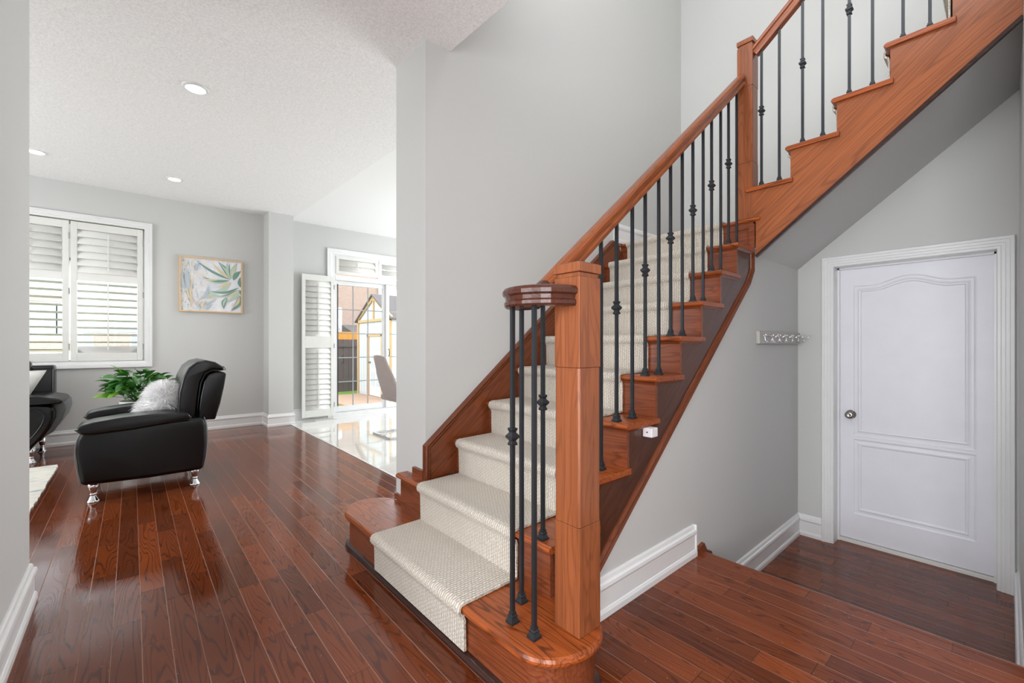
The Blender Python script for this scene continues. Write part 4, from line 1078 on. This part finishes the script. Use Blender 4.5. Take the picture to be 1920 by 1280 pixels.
# ------------------------------------------------------------------ outside
gz = -0.30
o = struct('floor_lawn', boxes((-25, 30, 7.2, 40, gz-0.1, gz)), 'grass')
# garden shed seen through the patio door
sh = thing('garden_shed', 'small gabled shed of pale panels and raw pine trim outside the patio door', 'shed', (6.0, 11.0, gz))
ys0, ys1 = 9.95, 12.05; eav, pk = 1.76, 2.36; X0 = 4.8
b = nb(); prism(b, [(ys0, gz), (ys1, gz), (ys1, eav), ((ys0+ys1)/2, pk), (ys0, eav)], 'x', X0, 7.2)
wl_ = obj('shed_walls', b, 'shed_white', sh)
b = nb()
for i in range(12): yy = ys0+0.08+i*0.17; box(b, X0-0.008, X0, yy, yy+0.012, gz+0.1, eav)
obj('batten', b, 'cream', sh)
b = boxes((X0-0.04, X0, ys0, ys0+0.07, gz, eav), (X0-0.04, X0, ys1-0.07, ys1, gz, eav), (X0-0.04, X0, ys0, ys1, eav-0.07, eav), (X0-0.035, X0, (ys0+ys1)/2-0.03, (ys0+ys1)/2+0.03, eav, pk-0.05), (X0-0.05, X0, 10.42, 10.50, gz, 1.36), (X0-0.05, X0, 11.24, 11.36, gz, 1.36), (X0-0.05, X0, 10.42, 11.36, 1.30, 1.38))
yc = (ys0+ys1)/2
for s_ in (1, -1): sweep(b, [(X0-0.02, yc, pk-0.03), (X0-0.02, yc+s_*1.09, eav-0.02)], [(-0.02, -0.04), (0.02, -0.04), (0.02, 0.04), (-0.02, 0.04)])
obj('pine_trim', b, 'pine', sh)
sd_ = obj('shed_door', boxes((X0-0.02, X0, 10.50, 11.24, gz+0.05, 1.30)), 'cream', sh)
b = nb()
for (za, zb_) in ((0.0, 0.38), (0.48, 0.86), (0.94, 1.16)):
    for (ya, yb) in ((10.58, 10.83), (10.90, 11.16)):
        box(b, X0-0.028, X0-0.018, ya, yb, za, zb_)
obj('door_panel', b, 'shed_white', sd_)
b = nb(); lathe(b, (X0-0.02, 11.16, 0.62), [(0.03, 0), (0.03, -0.02), (0.012, -0.03), (0.03, -0.06), (0.0, -0.07)], 12, axis='x'); obj('door_knob', b, 'nickel', sd_)
b = nb()
for s_ in (1, -1):
    prism(b, [(yc, pk+0.02), (yc+s_*1.13, eav-0.06), (yc+s_*1.13, eav-0.02), (yc, pk+0.06)], 'x', X0-0.08, 7.3)
obj('roof', b, 'roof', sh)
b = boxes((X0-1.2, X0-0.02, 9.5, 11.9, gz, gz+0.03)); o = struct('floor_shed_pad', b, 'soil')
# fence
fe = thing('garden_fence', 'dark weathered board fence with a new cedar top behind the shed', 'fence', (4.5, 12.95, gz))
b = nb()
for i in range(60): box(b, 0.5+i*0.15, 0.5+i*0.15+0.143, 12.93, 12.96, gz, 1.24)
box(b, 0.5, 9.5, 12.90, 12.93, 1.02, 1.12); box(b, 0.5, 9.5, 12.90, 12.93, 0.0, 0.1)
obj('boards', b, 'fence', fe)
b = nb()
for i in range(60): box(b, 0.5+i*0.15, 0.5+i*0.15+0.146, 12.97, 12.99, 1.24, 1.47)
o = obj('top_boards', b, 'fence_new', fe); o['label'] = 'yellow new cedar boards'
b = nb(); tube(b, smooth_open([(4.66, 12.925, 0.75), (4.68, 12.86, 0.72), (4.68, 12.86, 0.58), (4.66, 12.925, 0.55)], 4), 0.012, 8); obj('gate_handle', b, 'blackhole', fe)
# brick house
bh = thing('brick_house', 'tall beige brick house filling the view behind the shed', 'house', (4.5, 20, gz))
obj('brick_wall', boxes((2.0, 7.70, 17.0, 23.0, gz, 7.5)), 'house_brick', bh)
obj('downpipe', boxes((7.60, 7.72, 16.9, 17.0, gz, 7.5)), 'cream', bh)
for (zz0, zz1) in ((1.55, 2.5),):
    f_ = obj('window', boxes((5.45, 6.10, 16.94, 17.0, zz0, zz1)), 'cream', bh)
    obj('pane', boxes((5.52, 6.03, 16.93, 16.95, zz0+0.08, zz1-0.5), (5.52, 6.03, 16.93, 16.95, zz1-0.42, zz1-0.08)), 'pane_dark', f_)
b = nb(); prism(b, [(15.9, 1.55), (17.0, 1.85), (17.0, 1.62), (15.9, 1.50)], 'x', 6.1, 7.6); obj('porch_roof', b, 'roof', bh)
b = nb(); prism(b, [(1.7, 7.5), (8.0, 7.5), (4.85, 9.6)], 'y', 16.7, 23.3); obj('roof', b, 'roof', bh)
# neighbour across from the living room window
nh = thing('neighbour_house', 'pale house with red brick patches seen through the window shutters', 'house', (-1.6, 15, gz))
obj('wall', boxes((-9.0, 1.6, 14.0, 20.0, gz, 3.0)), 'cream', nh)
obj('brick_panel', boxes((-0.70, 0.0, 13.95, 14.0, gz, 1.35), (-2.4, -1.05, 13.95, 14.0, 0.95, 1.20), (-2.3, -1.1, 13.95, 14.0, 2.05, 2.22)), 'red_brick', nh)
for (xa, xb_, za, zb_) in ((-0.83, 0.10, 1.38, 1.52), (-0.83, -0.70, 0.6, 1.3), (-0.01, 0.12, 0.6, 1.3), (-0.83, 0.1, 0.45, 0.68), (-1.45, -1.28, 1.35, 1.95), (-1.24, -1.08, 1.35, 1.95), (-1.9, -0.98, 0.35, 0.70)):
    f_ = obj('window', boxes((xa-0.03, xb_+0.03, 13.93, 14.0, za-0.03, zb_+0.03)), 'white', nh)
    obj('pane', boxes((xa, xb_, 13.91, 13.94, za, zb_)), 'pane_dark', f_)
b = nb(); prism(b, [(13.6, 3.0), (20.4, 3.0), (17, 4.6)], 'x', -9.3, 1.9); obj('roof', b, 'roof', nh)
